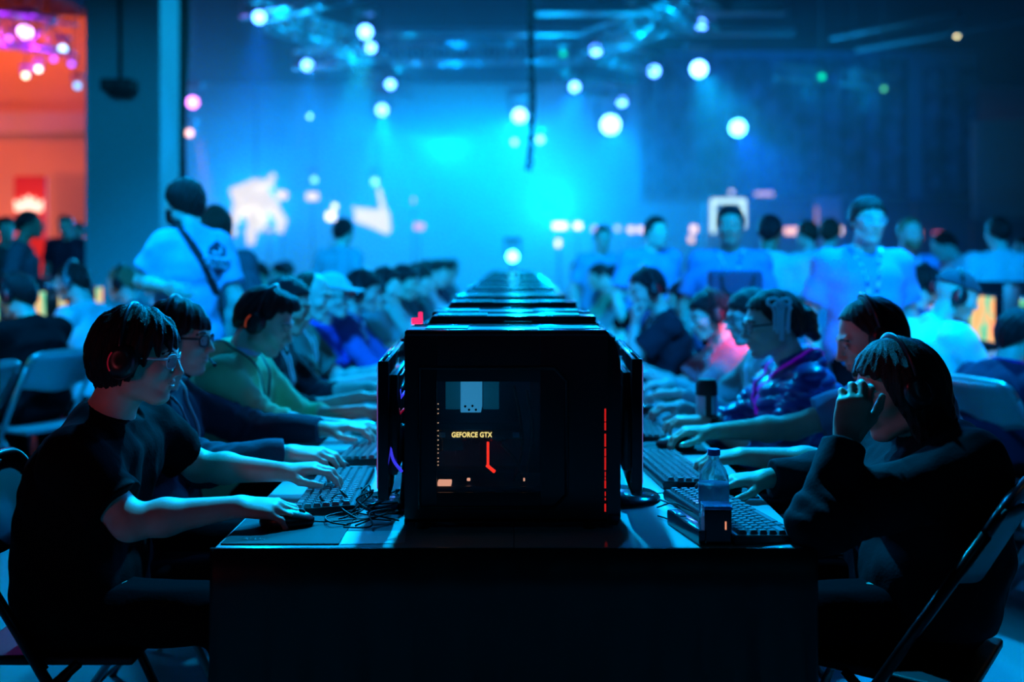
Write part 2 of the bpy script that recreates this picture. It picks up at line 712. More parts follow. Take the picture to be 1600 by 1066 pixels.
def add_hand(S, wrist, d, n, left, curl=(25, 35, 20), thumb=(0.75, 0.55, -0.35), spread=0.0, k=0.006, nails=None, scale=1.0, fingers=None):
    wrist = np.array(wrist, float)
    d = unit(d)
    n = unit(np.array(n, float) - d * np.dot(n, d))
    s = np.cross(d, n) if left else np.cross(n, d)
    q = scale
    off = [0.030, 0.0105, -0.0095, -0.028]
    kn = [0.088, 0.092, 0.087, 0.078]
    seg = [(0.042, 0.025, 0.021), (0.046, 0.029, 0.022), (0.042, 0.027, 0.021), (0.033, 0.020, 0.018)]
    S.ell(wrist + d * 0.045 * q, (0.05 * q, 0.036 * q, 0.0145 * q), R=np.stack([d, s, n], 1), k=0.02)
    for i in range(4):
        K = wrist + d * kn[i] * q + s * off[i] * q + n * (0.004 if i in (1, 2) else 0) * q
        S.cone(wrist + s * off[i] * 0.45 * q + d * 0.01, K, 0.0125 * q, 0.0105 * q, k=0.014)
        c = fingers[i] if fingers else curl
        ang = 0
        p = K
        sp = spread * (1.5 - i) / 1.5
        dd = unit(d + s * sp)
        for j in range(3):
            ang += math.radians(c[j] + (i - 1.5) * 2.0)
            v = dd * math.cos(ang) - n * math.sin(ang)
            e = p + v * seg[i][j] * q
            r0 = (0.0094, 0.0086, 0.0078)[j] * (1 if i < 3 else 0.88) * q
            r1 = (0.0086, 0.0078, 0.0066)[j] * (1 if i < 3 else 0.88) * q
            S.cone(p, e, r0, r1, k=k)
            p = e
        if nails is not None:
            up = dd * math.sin(ang) + n * math.cos(ang)
            nails.append(p - v * 0.002 + up * 0.006)
    t0 = wrist + d * 0.022 * q + s * 0.024 * q - n * 0.006 * q
    td = unit(d * thumb[0] + s * thumb[1] + n * thumb[2])
    t1 = t0 + td * 0.044 * q
    td2 = unit(td * 0.8 + d * 0.45 - s * 0.1)
    t2 = t1 + td2 * 0.033 * q
    t3 = t2 + unit(td2 + d * 0.25 - s * 0.15) * 0.026 * q
    S.cone(wrist + d * 0.01 + s * 0.012, t1, 0.015 * q, 0.0115 * q, k=0.018)
    S.cone(t1, t2, 0.011 * q, 0.0098 * q, k=k)
    S.cone(t2, t3, 0.0098 * q, 0.008 * q, k=k)
    if nails is not None:
        nails.append(t3 + n * 0.006)


def two_bone(a, c, l1, l2, hint):
    """elbow position between a and c"""
    a, c = np.array(a, float), np.array(c, float)
    v = c - a
    L = np.linalg.norm(v)
    if L > (l1 + l2) * 0.995:
        c = a + v / L * (l1 + l2) * 0.995
        v = c - a
        L = np.linalg.norm(v)
    x = (l1 * l1 - l2 * l2 + L * L) / (2 * L)
    h = math.sqrt(max(l1 * l1 - x * x, 1e-6))
    u = v / L
    hint = np.array(hint, float)
    w = unit(hint - u * np.dot(hint, u))
    return a + u * x + w * h, c


STYLES = {
    #            front  45deg  side   behind ear  nape   thickness
    'short':   dict(z=(0.072, 0.060, -0.012, -0.01, -0.070), t=0.009, jag=0.005),
    'crop':    dict(z=(0.090, 0.074, 0.00, 0.00, -0.060), t=0.006, jag=0.002),
    'tidy':    dict(z=(0.062, 0.052, -0.010, -0.015, -0.085), t=0.013, jag=0.008),
    'quiff':   dict(z=(0.084, 0.064, -0.010, -0.01, -0.075), t=0.013, jag=0.008, front=0.02),
    'bowl':    dict(z=(0.030, 0.020, -0.045, -0.05, -0.115), t=0.016, jag=0.012),
    'fringe':  dict(z=(0.034, 0.036, -0.030, -0.03, -0.095), t=0.014, jag=0.012),
    'messy':   dict(z=(0.036, 0.026, -0.060, -0.08, -0.120), t=0.017, jag=0.022),
    'long':    dict(z=(0.070, 0.045, -0.160, -0.230, -0.240), t=0.014, jag=0.007, long=0.24),
    'bald':    dict(z=(0.2, 0.2, 0.0, 0.00, -0.060), t=0.005, jag=0.002),
}


def hair_sdf(style, seed=0, cell=0.006, hs=1.0):
    st = STYLES[style]
    S = SDF()
    t = st['t']
    S.ell((-0.014, 0, 0.032), (0.099 + t, 0.078 + t * 0.9, 0.089 + t), k=0.02)
    S.ell((-0.03, 0, -0.01), (0.085 + t, 0.070 + t * 0.7, 0.09 + t * 0.8), k=0.03)
    if st.get('front'):
        S.ell((0.055, 0, 0.095), (0.045, 0.055, 0.026 + st['front'] * 0.5), k=0.03)
    if st.get('long'):
        L = st['long']
        S.cone((-0.045, 0, 0.0), (-0.055, 0, -L + 0.03), 0.088, 0.075, k=0.04)
        for y in (-0.06, 0.06):
            S.cone((0.0, y, 0.03), (-0.005, y * 1.15, -L + 0.05), 0.042, 0.034, k=0.03)
    zz = st['z']
    th = np.radians([0, 45, 82, 112, 180])
    jag = st['jag']
    rnd = random.Random(seed)
    p1, p2 = rnd.random() * 6, rnd.random() * 6
    lng = bool(st.get('long'))

    def cut(P, d):
        x, y, z = P[:, 0], P[:, 1], P[:, 2]
        a = np.arctan2(np.abs(y), x + 0.005)
        zm = np.interp(a, th, zz)
        sa = np.arctan2(y, x + 0.005)
        zm = zm + jag * (np.abs(((sa * 3.1 + p1) % 1.0) - 0.5) * 2 - 0.5) + jag * 0.5 * np.sin(sa * 17 + p2)
        amp = 0.0016 + jag * 0.11
        rid = np.sin(sa * 21 + 7 * np.sin(z * 14 + p1) + p2) + 0.7 * np.sin(sa * 37 - z * 40 + p1)
        d = d - amp * rid * np.clip(1.0 - z * 4, 0.3, 1) - amp * 0.7 * np.sin(x * 130 + y * 60 + p2) * np.clip(z * 9, 0, 1)
        if lng:
            # open at the face
            face = 0.036 - np.sqrt(((x - 0.085) * 0.5) ** 2 + y ** 2 + (np.maximum(z, -0.02) * 0.25) ** 2)
            d = np.maximum(d, np.where(z < 0.05, face, -1))
        return np.maximum(d, (zm - z) * 0.75)
    S.post.append(cut)
    return S


def head_prims(S, H, R, hs, kind=1.0, beard=False, nose=1.0, jaw=1.0):
    """everything in head coordinates: x forward, y left, z up"""
    def T(p):
        return H + R @ (np.array(p, float) * hs)

    def e(c, r, k=0.015, mode='add', yaw=0, pitch=0, roll=0):
        S.ell(T(c), np.array(r) * hs, R=R @ rot(yaw, pitch, roll), k=k, mode=mode)

    def cn(a, b, r1, r2, k=0.012, mode='add'):
        S.cone(T(a), T(b), r1 * hs, r2 * hs, k=k, mode=mode)
    e((-0.014, 0, 0.032), (0.098, 0.0765, 0.088))
    e((0.028, 0, -0.022), (0.062, 0.060, 0.082), 0.03)
    for s in (-1, 1):
        cn((-0.004, s * 0.053, -0.048), (0.004, s * 0.050 * jaw, -0.072), 0.015, 0.015, 0.02)
        cn((0.004, s * 0.050 * jaw, -0.072), (0.058, s * 0.020, -0.101), 0.015, 0.016, 0.022)
        e((0.060, s * 0.037, -0.026), (0.026, 0.024, 0.020), 0.02)
        cn((0.078, s * 0.042, 0.026), (0.090, s * 0.012, 0.022), 0.010, 0.010, 0.014)
        e((0.100, s * 0.0105, -0.036), (0.011, 0.0075, 0.008), 0.006)
        e((0.091, s * 0.031, 0.004), (0.013, 0.019, 0.012), 0.012, 'sub')
    e((0.066, 0, -0.100), (0.026, 0.026, 0.020), 0.02)
    cn((0.090, 0, 0.018), (0.106 + 0.004 * nose, 0, -0.026), 0.0075, 0.0105, 0.010)
    e((0.1085 + 0.003 * nose, 0, -0.031), (0.0125, 0.0105, 0.0095), 0.006)
    e((0.082, 0, -0.063), (0.020, 0.028, 0.020), 0.014)
    e((0.0915, 0, -0.0585), (0.0095, 0.021, 0.0048), 0.006)
    e((0.0895, 0, -0.0700), (0.0100, 0.018, 0.0058), 0.006)
    e((0.104, 0, -0.0645), (0.011, 0.024, 0.0015), 0.004, 'sub')
    for s in (-1, 1):
        e((0.0775, s * 0.031, 0.003), (0.0135, 0.0135, 0.0125), 0.003)
        cn((0.086, s * 0.046, 0.0085), (0.0915, s * 0.019, 0.0095), 0.0045, 0.0045, 0.005)   # upper lid
        cn((0.085, s * 0.044, -0.006), (0.0895, s * 0.020, -0.0065), 0.0035, 0.0035, 0.005)
        e((-0.012, s * 0.079, -0.004), (0.019, 0.009, 0.031), 0.008, yaw=s * 18, pitch=10)
        e((-0.004, s * 0.088, 0.000), (0.009, 0.006, 0.016), 0.006, 'sub')
    if beard:
        pass
    return T


def headset_at(person, M, label, group=None, kind='black', mic=True, who=None):
    o = dup_tree(HEADSETS[(kind, mic)])
    o['label'] = label
    o.rotation_mode = 'XYZ'
    o.matrix_world = M
    return o


def build_person(label, X, Y, rz, head, look=(0, 10, 0), hands=None, sit=True, skin='light', hair='short', hairc='black',
                 top=None, sleeve='short', top_kind='tee', thick=0.012, pants=(0.005, 0.005, 0.007), cell=0.008, hs=1.0, width=1.0, girth=1.0,
                 headset=None, glasses=None, beard=None, lanyard=None, cap=None, elbows=None, hand_pose=None, seed=0, hood=False,
                 collar=None, shoulders=None, pelvis_x=0.0, seat=0.50, wear=None, world_targets=True, name='person', nose=1.0, jaw=1.0, height=1.75, female=False, wristband=None, strap=None):
    """head, hands, elbows are world points; rz in degrees is where the body faces"""
    hs *= 0.955
    base = V3(X, Y, 0)
    a = math.radians(rz)
    Rb = np.array([[math.cos(a), -math.sin(a), 0], [math.sin(a), math.cos(a), 0], [0, 0, 1]])

    def L(p):
        return Rb.T @ (np.array(p, float) - base)
    root = thing(name, label, 'person', (X, Y, 0), a)
    H = L(head)
    Rh = rot(*look)
    S = SDF()
    nails = []
    g = girth
    if sit:
        pel = V3(pelvis_x, 0, seat + 0.06)
    else:
        pel = V3(pelvis_x, 0, height * 0.54)
    nb = H + Rh @ V3(-0.045, 0, -0.115) * hs + V3(-0.02, 0, -0.045)
    if shoulders:
        shL, shR = L(shoulders[0]), L(shoulders[1])
    else:
        shw = 0.180 * width
        shL = nb + V3(-0.012, shw, -0.068)
        shR = nb + V3(-0.012, -shw, -0.068)
    sc = (shL + shR) / 2
    up = unit(nb - pel)
    che = pel * 0.32 + nb * 0.68 + V3(-0.01 if sit else 0.0, 0, 0)
    wai = pel * 0.66 + nb * 0.34 + V3(-0.035 if sit else 0.0, 0, 0)

    def torso(S, t, k=0.05):
        S.cone(pel + V3(0, -0.075, 0), pel + V3(0, 0.075, 0), 0.118 * g + t, 0.118 * g + t, k)
        for s in (-1, 1):
            o1 = V3(0, s * 0.052 * width, 0)
            S.cone(pel + o1, wai + o1, 0.11 * g + t, 0.102 * g + t, k)
            S.cone(wai + o1, che + V3(0, s * 0.068 * width, 0), 0.102 * g + t, 0.105 * (0.6 + 0.4 * g) + t, k)
            S.cone(che + V3(0, s * 0.068 * width, 0), sc + V3(0, s * 0.075, -0.035), 0.105 * (0.6 + 0.4 * g) + t, 0.07 + t, k)
        if female:
            for s in (-1, 1):
                S.ell(che + V3(0.085, s * 0.07, 0.0), (0.06 + t, 0.06 + t, 0.06 + t), k=0.05)
        for sh in (shL, shR):
            S.cone(nb + V3(-0.01, 0, -0.018), sh + V3(0, 0, 0.0), 0.046 + t, 0.044 + t, 0.04)
            S.ell(sh, (0.049 + t,) * 3, k=0.03)
    torso(S, 0)
    S.cone(nb, H + Rh @ V3(-0.022, 0, -0.05) * hs, 0.056, 0.055, 0.03)
    arms = []
    hands = hands or {}
    elbows = elbows or {}
    hand_pose = hand_pose or {}
    for side, sh, left in (('L', shL, True), ('R', shR, False)):
        sy = 1 if left else -1
        hp = dict(hand_pose.get(side, {}))
        if side in hands:
            w = L(hands[side])
        elif sit:
            w = V3(0.46, sy * 0.16, 0.80)
        else:
            w = sh + V3(0.04, sy * 0.06, -0.52)
        if side in elbows:
            el = L(elbows[side])
        else:
            el, w = two_bone(sh, w, 0.29, 0.265, V3(-0.25, sy * 0.55, -1.0) if sit else V3(-1, sy * 0.6, 0))
        S.cone(sh, el, 0.050 * (0.5 + 0.5 * g), 0.040 * (0.7 + 0.3 * g), 0.02)
        mid = el * 0.68 + w * 0.32
        S.cone(el, mid, 0.039, 0.041 * (0.8 + 0.2 * g), 0.02)
        S.cone(mid, w, 0.040 * (0.8 + 0.2 * g), 0.0255, 0.02)
        fd = unit(w - el)
        if sit:
            d = hp.pop('d', None)
            if d is None:
                d = unit(V3(fd[0], fd[1], 0.0) + V3(0.15, 0, 0))
            n = hp.pop('n', V3(0, 0, 1))
            curl = hp.pop('curl', (28, 38, 22))
        else:
            d = hp.pop('d', fd)
            n = hp.pop('n', V3(0, sy, 0))
            curl = hp.pop('curl', (25, 30, 20))
        add_hand(S, w, d, n, left, curl=curl, nails=nails, **hp)
        arms.append((sh, el, w, left))
    legs = []
    for s in (-1, 1):
        hip = pel + V3(0.0, s * 0.085, -0.035)
        if sit:
            kn = V3(hip[0] + 0.42, s * 0.13, seat + 0.035)
            an = V3(hip[0] + 0.40, s * 0.14, 0.09)
        else:
            kn = V3(pel[0] + 0.02, s * 0.10, height * 0.285)
            an = V3(pel[0] - 0.01, s * 0.11, 0.09)
        S.cone(hip, kn, 0.078 * (0.4 + 0.6 * g), 0.055, 0.03)
        S.cone(kn, an, 0.054, 0.036, 0.02)
        S.cone(an + V3(0, 0, -0.03), an + V3(0.13, 0, -0.052), 0.036, 0.030, 0.02)
        legs.append((hip, kn, an))
    T = head_prims(S, H, Rh, hs, nose=nose, jaw=jaw)
    me, cen = mesh_sdf('body', S, cell)
    # regions of the skin
    mi = np.zeros(len(cen), np.int32)
    hc = (cen - H) @ Rh / hs
    x, y, z = hc.T
    lip = (((z + 0.0585) / 0.0062) ** 2 + (y / 0.024) ** 2 < 1) & (x > 0.085)
    lip |= (((z + 0.0705) / 0.0072) ** 2 + (y / 0.021) ** 2 < 1) & (x > 0.085)
    mi[lip] = 1
    for s in (-1, 1):
        r = np.sqrt((x - 0.0775) ** 2 + (y - s * 0.031) ** 2 + (z - 0.003) ** 2)
        ew = (r < 0.0150) & (x > 0.080) & (np.abs(z - 0.0015) < 0.0065) & (np.abs(y - s * 0.031) < 0.0115)
        mi[ew] = 2
        mi[ew & ((y - s * 0.031) ** 2 + (z - 0.0015) ** 2 < 0.0062 ** 2)] = 3
    if nails:
        for nn in nails:
            m = ((cen - nn) ** 2).sum(1) < 0.0068 ** 2
            mi[m] = 4
    me.polygons.foreach_set('material_index', mi)
    body = link_mesh('body', me, skin_set(skin), root)
    # eyebrows
    if cell <= 0.0075:
        bm = BM()
        for s in (-1, 1):
            pts = [T((0.0905 + 0.0035, s * 0.012, 0.021)), T((0.094, s * 0.026, 0.0275)), T((0.085, s * 0.043, 0.026)), T((0.077, s * 0.052, 0.019))]
            tube(bm, smooth_pts(pts, 4), [0.0032] * 12 + [0.002], seg=6)
        obj('eyebrows', bm, hair_mat(hairc), root, True)
    # hair
    Mh = Matrix(Rh.tolist()).to_4x4()
    Mh.translation = Vector(H)
    Mh = Mh @ Matrix.Scale(hs, 4)
    if hair:
        SH = hair_sdf(hair, seed)
        hm, _ = mesh_sdf('hair', SH, max(0.0042, cell * 0.9), pad=0.02)
        hm.transform(Mh)
        link_mesh('hair', hm, hair_mat(hairc), root)
    if hair == 'bald' or beard == 'stubble':
        pass
    if beard and beard != 'stubble':
        SB = SDF()
        SB.ell((0.036, 0, -0.062), (0.066, 0.064, 0.060), k=0.02)
        SB.ell((0.066, 0, -0.098), (0.034, 0.034, 0.028), k=0.03)

        def bc(P, d):
            d = d - 0.002 * np.sin(P[:, 0] * 200) * np.sin(P[:, 1] * 180 + P[:, 2] * 150)
            zmx = np.where(P[:, 0] > 0.07, -0.046, -0.052 + np.clip(0.07 - P[:, 0], 0, 1) * 0.7)
            d = np.maximum(d, P[:, 2] - zmx)
            mouth = 1 - np.sqrt(((P[:, 1]) / 0.022) ** 2 + ((P[:, 2] + 0.0645) / 0.011) ** 2)
            return np.maximum(d, np.where(P[:, 0] > 0.08, mouth * 0.01, -1))
        SB.post.append(bc)
        hm, _ = mesh_sdf('beard', SB, max(0.005, cell * 0.9), pad=0.02)
        hm.transform(Mh)
        link_mesh('beard', hm, hair_mat(beard), root)
    if cap:
        SCP = SDF()
        SCP.ell((-0.012, 0, 0.034), (0.112, 0.090, 0.100), k=0.02)
        SCP.cone((0.07, -0.03, 0.045), (0.07, 0.03, 0.045), 0.03, 0.03, 0.02)
        SCP.post.append(lambda P, d: np.maximum(d, 0.045 - P[:, 2]))
        if cap[1]:
            SCP.ell((0.125, 0, 0.048), (0.07, 0.07, 0.007), k=0.01)
        hm, _ = mesh_sdf('cap', SCP, max(0.005, cell * 0.9), pad=0.02)
        hm.transform(Mh)
        link_mesh('cap', hm, cloth('cap' + str(cap[0]), cap[0]), root)

    # top garment
    ST = SDF()
    torso(ST, thick, 0.06)
    frac = {'short': 0.72, 'three': 1.35, 'long': 1.93, 'cap': 0.45}[sleeve]
    ridge = (0.010, 9) if top_kind == 'puffer' else None
    tk = thick
    for sh, el, w, left in arms:
        if frac <= 1:
            e2 = sh + (el - sh) * frac
            ST.cone(sh, e2, 0.053 * (0.5 + 0.5 * g) + tk, 0.052 + tk + 0.004, 0.04, cut=0.0, ridge=ridge)
        else:
            ST.cone(sh, el, 0.052 * (0.5 + 0.5 * g) + tk, 0.044 + tk, 0.04, ridge=ridge)
            e2 = el + (w - el) * (frac - 1)
            rr = 0.041 + tk * 0.9 if frac < 1.5 else 0.033 + tk * 0.6
            ST.cone(el, e2, 0.043 + tk, rr, 0.03, cut=0.0, ridge=ridge)
            if top_kind in ('hoodie', 'sweat') and frac > 1.5:
                u = unit(w - el)
                ST.cone(e2 - u * 0.055, e2, 0.034 + tk * 0.5, 0.033 + tk * 0.5, 0.008, cut=0.0)
    if hood:
        ST.cone(nb + V3(-0.055, -0.055, 0.02), nb + V3(-0.055, 0.055, 0.02), 0.042, 0.042, 0.03)
        ST.cone(nb + V3(-0.055, -0.06, 0.02), nb + V3(0.03, -0.055, -0.03), 0.036, 0.026, 0.02)
        ST.cone(nb + V3(-0.055, 0.06, 0.02), nb + V3(0.03, 0.055, -0.03), 0.036, 0.026, 0.02)
        ST.cone(nb + V3(-0.085, -0.03, -0.03), nb + V3(-0.095, 0.03, -0.10), 0.045, 0.05, 0.04)
    nk = unit(H + Rh @ V3(-0.022, 0, -0.05) * hs - nb)
    wa = 0.0065 if top_kind != 'puffer' else 0.003
    elp = [(el.astype(f32), sh.astype(f32)) for sh, el, w, left in arms]
    hem = pel[2] - 0.06 if sit else pel[2] - 0.09
    nkf, nbf = nk.astype(f32), nb.astype(f32)
    puff = top_kind == 'puffer'

    def folds(P, d):
        w0 = wob(P, 26, seed) * wa + wob(P, 55, seed + 2) * wa * 0.45
        for el, sh in elp:
            q = np.sqrt(((P - el) ** 2).sum(1))
            w0 = w0 + np.clip(1 - q / 0.13, 0, 1) * 0.006 * np.sin((P - el) @ unit(sh - el).astype(f32) * 170 + 2 * np.sin(P[:, 1] * 30))
        if puff:
            w0 = w0 + 0.011 * (np.abs(np.sin(P[:, 2] * 62 + P[:, 0] * 12 + 0.6 * np.sin(P[:, 1] * 22))) - 0.5)
        d = d - w0
        nd = (P - nbf) @ nkf
        rad = np.sqrt(np.maximum(((P - nbf) ** 2).sum(1) - nd ** 2, 0))
        near = rad < 0.085
        if not hood:
            d = np.where(near, np.maximum(d, nd - 0.032 + rad * 0.2), d)
            d = np.where(near, np.maximum(d, 0.058 - rad - np.clip(0.012 - nd, 0, 0.2) * 2), d)
        else:
            d = np.where(near, np.maximum(d, 0.054 - rad - np.clip(0.004 - nd, 0, 0.2) * 2), d)
        return np.maximum(d, hem - P[:, 2])
    ST.post.append(folds)
    tcell = cell if cell > 0.006 else cell * 1.15
    hm, tc = mesh_sdf('shirt', ST, tcell, slack=0.04)
    tname = {'tee': 'shirt', 'polo': 'shirt', 'shirt': 'shirt', 'hoodie': 'hoodie', 'sweat': 'sweatshirt', 'jacket': 'jacket', 'puffer': 'jacket'}[top_kind]
    shirt = link_mesh(tname, hm, top, root)

    def onto(p, d):
        """march from p along d to the garment"""
        p = np.array(p, float)
        d = unit(d)
        p0 = p.copy()
        for _ in range(150):
            v = float(ST(np.array([p], f32), 1.5)[0])
            if v < 0.0035:
                return p
            p = p + d * min(max(v * 0.6, 0.002), 0.03)
            if np.linalg.norm(p - p0) > 0.7:
                break
        return p0 + d * 0.12
    if collar:
        bm = BM()
        pts = []
        for i in range(20):
            aa = 2 * PI * i / 20
            c = nb + nk * (0.03 + 0.012 * math.cos(aa + PI)) + V3(0.064 * math.cos(aa), 0.064 * math.sin(aa), 0)
            pts.append(c)
        tube(bm, pts, 0.006, seg=6, closed=True, ry=0.014)
        obj('collar', bm, cloth('collar' + str(collar), collar), root, True)
    if lanyard:
        bm = BM()
        end = che + V3(0.16, 0.0, -0.05 if sit else -0.12)
        for s in (-1, 1):
            pts = []
            st0 = nb + V3(-0.055, s * 0.03, 0.01)
            tpts = [nb + V3(-0.11, s * 0.01, 0.02), nb + V3(-0.03, s * 0.115, 0.10), nb + V3(0.10, s * 0.085, 0.0), che + V3(0.28, s * 0.05, 0.06), end + V3(0.1, s * 0.012, 0)]
            raw = smooth_pts(tpts, 6)
            for i, q in enumerate(raw):
                q = np.array(q)
                tgt = nb * (1 - i / len(raw)) + che * (i / len(raw))
                tgt = V3(tgt[0], q[1] * 0.6, min(q[2], tgt[2] + 0.04))
                pts.append(onto(q, tgt - q))
            tube(bm, pts, lanyard.get('w', 0.007), seg=6, ry=0.002)
        lo_ = obj('lanyard', bm, lanyard['m'], root, True)
        bm = BM()
        pe = onto(end + V3(0.15, 0, -0.02), V3(-1, 0, 0))
        bx(bm, pe + V3(0.006, 0, -0.055), (0.004, 0.07, 0.10), 0.001)
        obj('badge', bm, mat('badge', (0.6, 0.65, 0.7), 0.3), lo_)
    if strap:
        bm = BM()
        s = strap.get('side', 1)
        for fb in (1, -1):
            A = nb + V3(0.0, s * 0.12, 0.10)
            Bp = pel + V3(fb * 0.05, -s * 0.30, 0.02)
            pts = []
            for i in range(15):
                t = i / 14
                c = np.array(A) * (1 - t) + np.array(Bp) * t
                cc = c + V3(fb * 0.35 * math.sin(PI * min(1, t * 1.05 + 0.02)), 0, 0)
                tgt = nb * (1 - t) + pel * t
                pts.append(onto(cc, V3(tgt[0], c[1] * 0.7, c[2] - (0.05 if i == 0 else 0)) - cc))
            tube(bm, pts, 0.022, seg=6, ry=0.004)
        obj('bag_strap', bm, mat('strap_black', (0.01, 0.01, 0.012), 0.7), root, True)
    # trousers
    SP = SDF()
    tt = 0.010
    SP.cone(pel + V3(0, -0.075, -0.01), pel + V3(0, 0.075, -0.01), 0.118 * g + tt, 0.118 * g + tt, 0.05)
    for hip, kn, an in legs:
        SP.cone(hip, kn, 0.080 * (0.4 + 0.6 * g) + tt, 0.060 + tt, 0.04)
        SP.cone(kn, an, 0.060 + tt, 0.050 + tt, 0.04, cut=-0.01)
    wz = pel[2] + 0.04

    def pf(P, d):
        return np.maximum(d - wob(P, 30, seed + 5) * 0.004, P[:, 2] - wz)
    SP.post.append(pf)
    hm, _ = mesh_sdf('trousers', SP, max(cell * 1.6, 0.011))
    link_mesh('trousers', hm, mat('pants%s' % (pants,), pants, 0.95, spec=0.04, bump=0.1, bscale=120), root)
    for hip, kn, an in legs:
        SS = SDF()
        SS.cone(an + V3(-0.015, 0, -0.04), an + V3(0.12, 0, -0.05), 0.046, 0.040, 0.03)
        SS.cone(an + V3(0, 0, -0.02), an + V3(0, 0, 0.02), 0.045, 0.045, 0.03)
        SS.post.append(lambda P, d: np.maximum(d, 0.002 - P[:, 2]))
        hm, _ = mesh_sdf('shoe', SS, max(cell * 1.5, 0.010))
        link_mesh('shoe', hm, mat('shoe', (0.03, 0.03, 0.035), 0.5), root)
    if glasses:
        bm = BM()
        gl = BM()
        for s in (-1, 1):
            ring = []
            for i in range(20):
                aa = 2 * PI * i / 20
                cx, sx = math.cos(aa), math.sin(aa)
                yy = 0.0245 * math.copysign(abs(cx) ** 0.7, cx)
                zz = 0.0185 * math.copysign(abs(sx) ** 0.7, sx)
                ring.append(T((0.1035 - 0.010 * (abs(s * 0.033 + yy) / 0.055) ** 2, s * 0.033 + yy, 0.000 + zz)))
            tube(bm, ring, glasses.get('r', 0.0017), seg=6, closed=True)
            vs = [gl.verts.new(q) for q in ring]
            gl.faces.new(vs)
            tube(bm, [T((0.095, s * 0.057, 0.008)), T((0.05, s * 0.078, 0.008)), T((-0.012, s * 0.082, 0.008)), T((-0.03, s * 0.080, -0.012))],
                 glasses.get('r', 0.0017), seg=6, ry=0.0035)
        tube(bm, [T((0.103, 0.010, 0.006)), T((0.108, 0, 0.009)), T((0.103, -0.010, 0.006))], 0.0016, seg=6)
        go = obj('eyeglasses', bm, glasses['m'], root, True)
        glm = mat('lens_glass', (0.6, 0.75, 0.85), 0.05)
        glm.node_tree.nodes['Principled BSDF'].inputs['Alpha'].default_value = 0.22
        obj('lens', gl, glm, go)
    if wristband:
        side, colr, wmat = wristband
        sh, el, w, left = arms[0] if side == 'L' else arms[1]
        u = unit(el - w)
        c = w + u * 0.035
        bm = BM()
        tube(bm, [c - u * 0.011, c + u * 0.011], 0.0325, seg=20)
        wo = obj('wristwatch', bm, mat('watch_strap', (0.01, 0.01, 0.012), 0.5), root, False, 40)
        bm = BM()
        n_ = unit(V3(0, 0, 1) - u * u[2])
        bx(bm, (0, 0, 0), (0.040, 0.034, 0.012), 0.004,
           mtx=Matrix.Translation(Vector(c + n_ * 0.034)) @ Matrix(np.stack([u, np.cross(n_, u), n_], 1).tolist()).to_4x4())
        obj('watch_face', bm, mat('watch_face', (0.01, 0.01, 0.012), 0.08), wo, False, 40)
    if headset:
        Mw = Matrix.Translation(Vector(base)) @ Matrix(Rb.tolist()).to_4x4() @ Mh
        if isinstance(headset, str):
            headset = dict(kind=headset)
        hso = headset_at(root, Mw, headset.get('label', 'headset worn by the ' + label), kind=headset.get('kind', 'black'), mic=headset.get('mic', True))
    return root, dict(nb=nb, che=che, pel=pel, onto=onto, H=H, Rh=Rh, T=T, arms=arms, Rb=Rb, base=base, ST=ST)


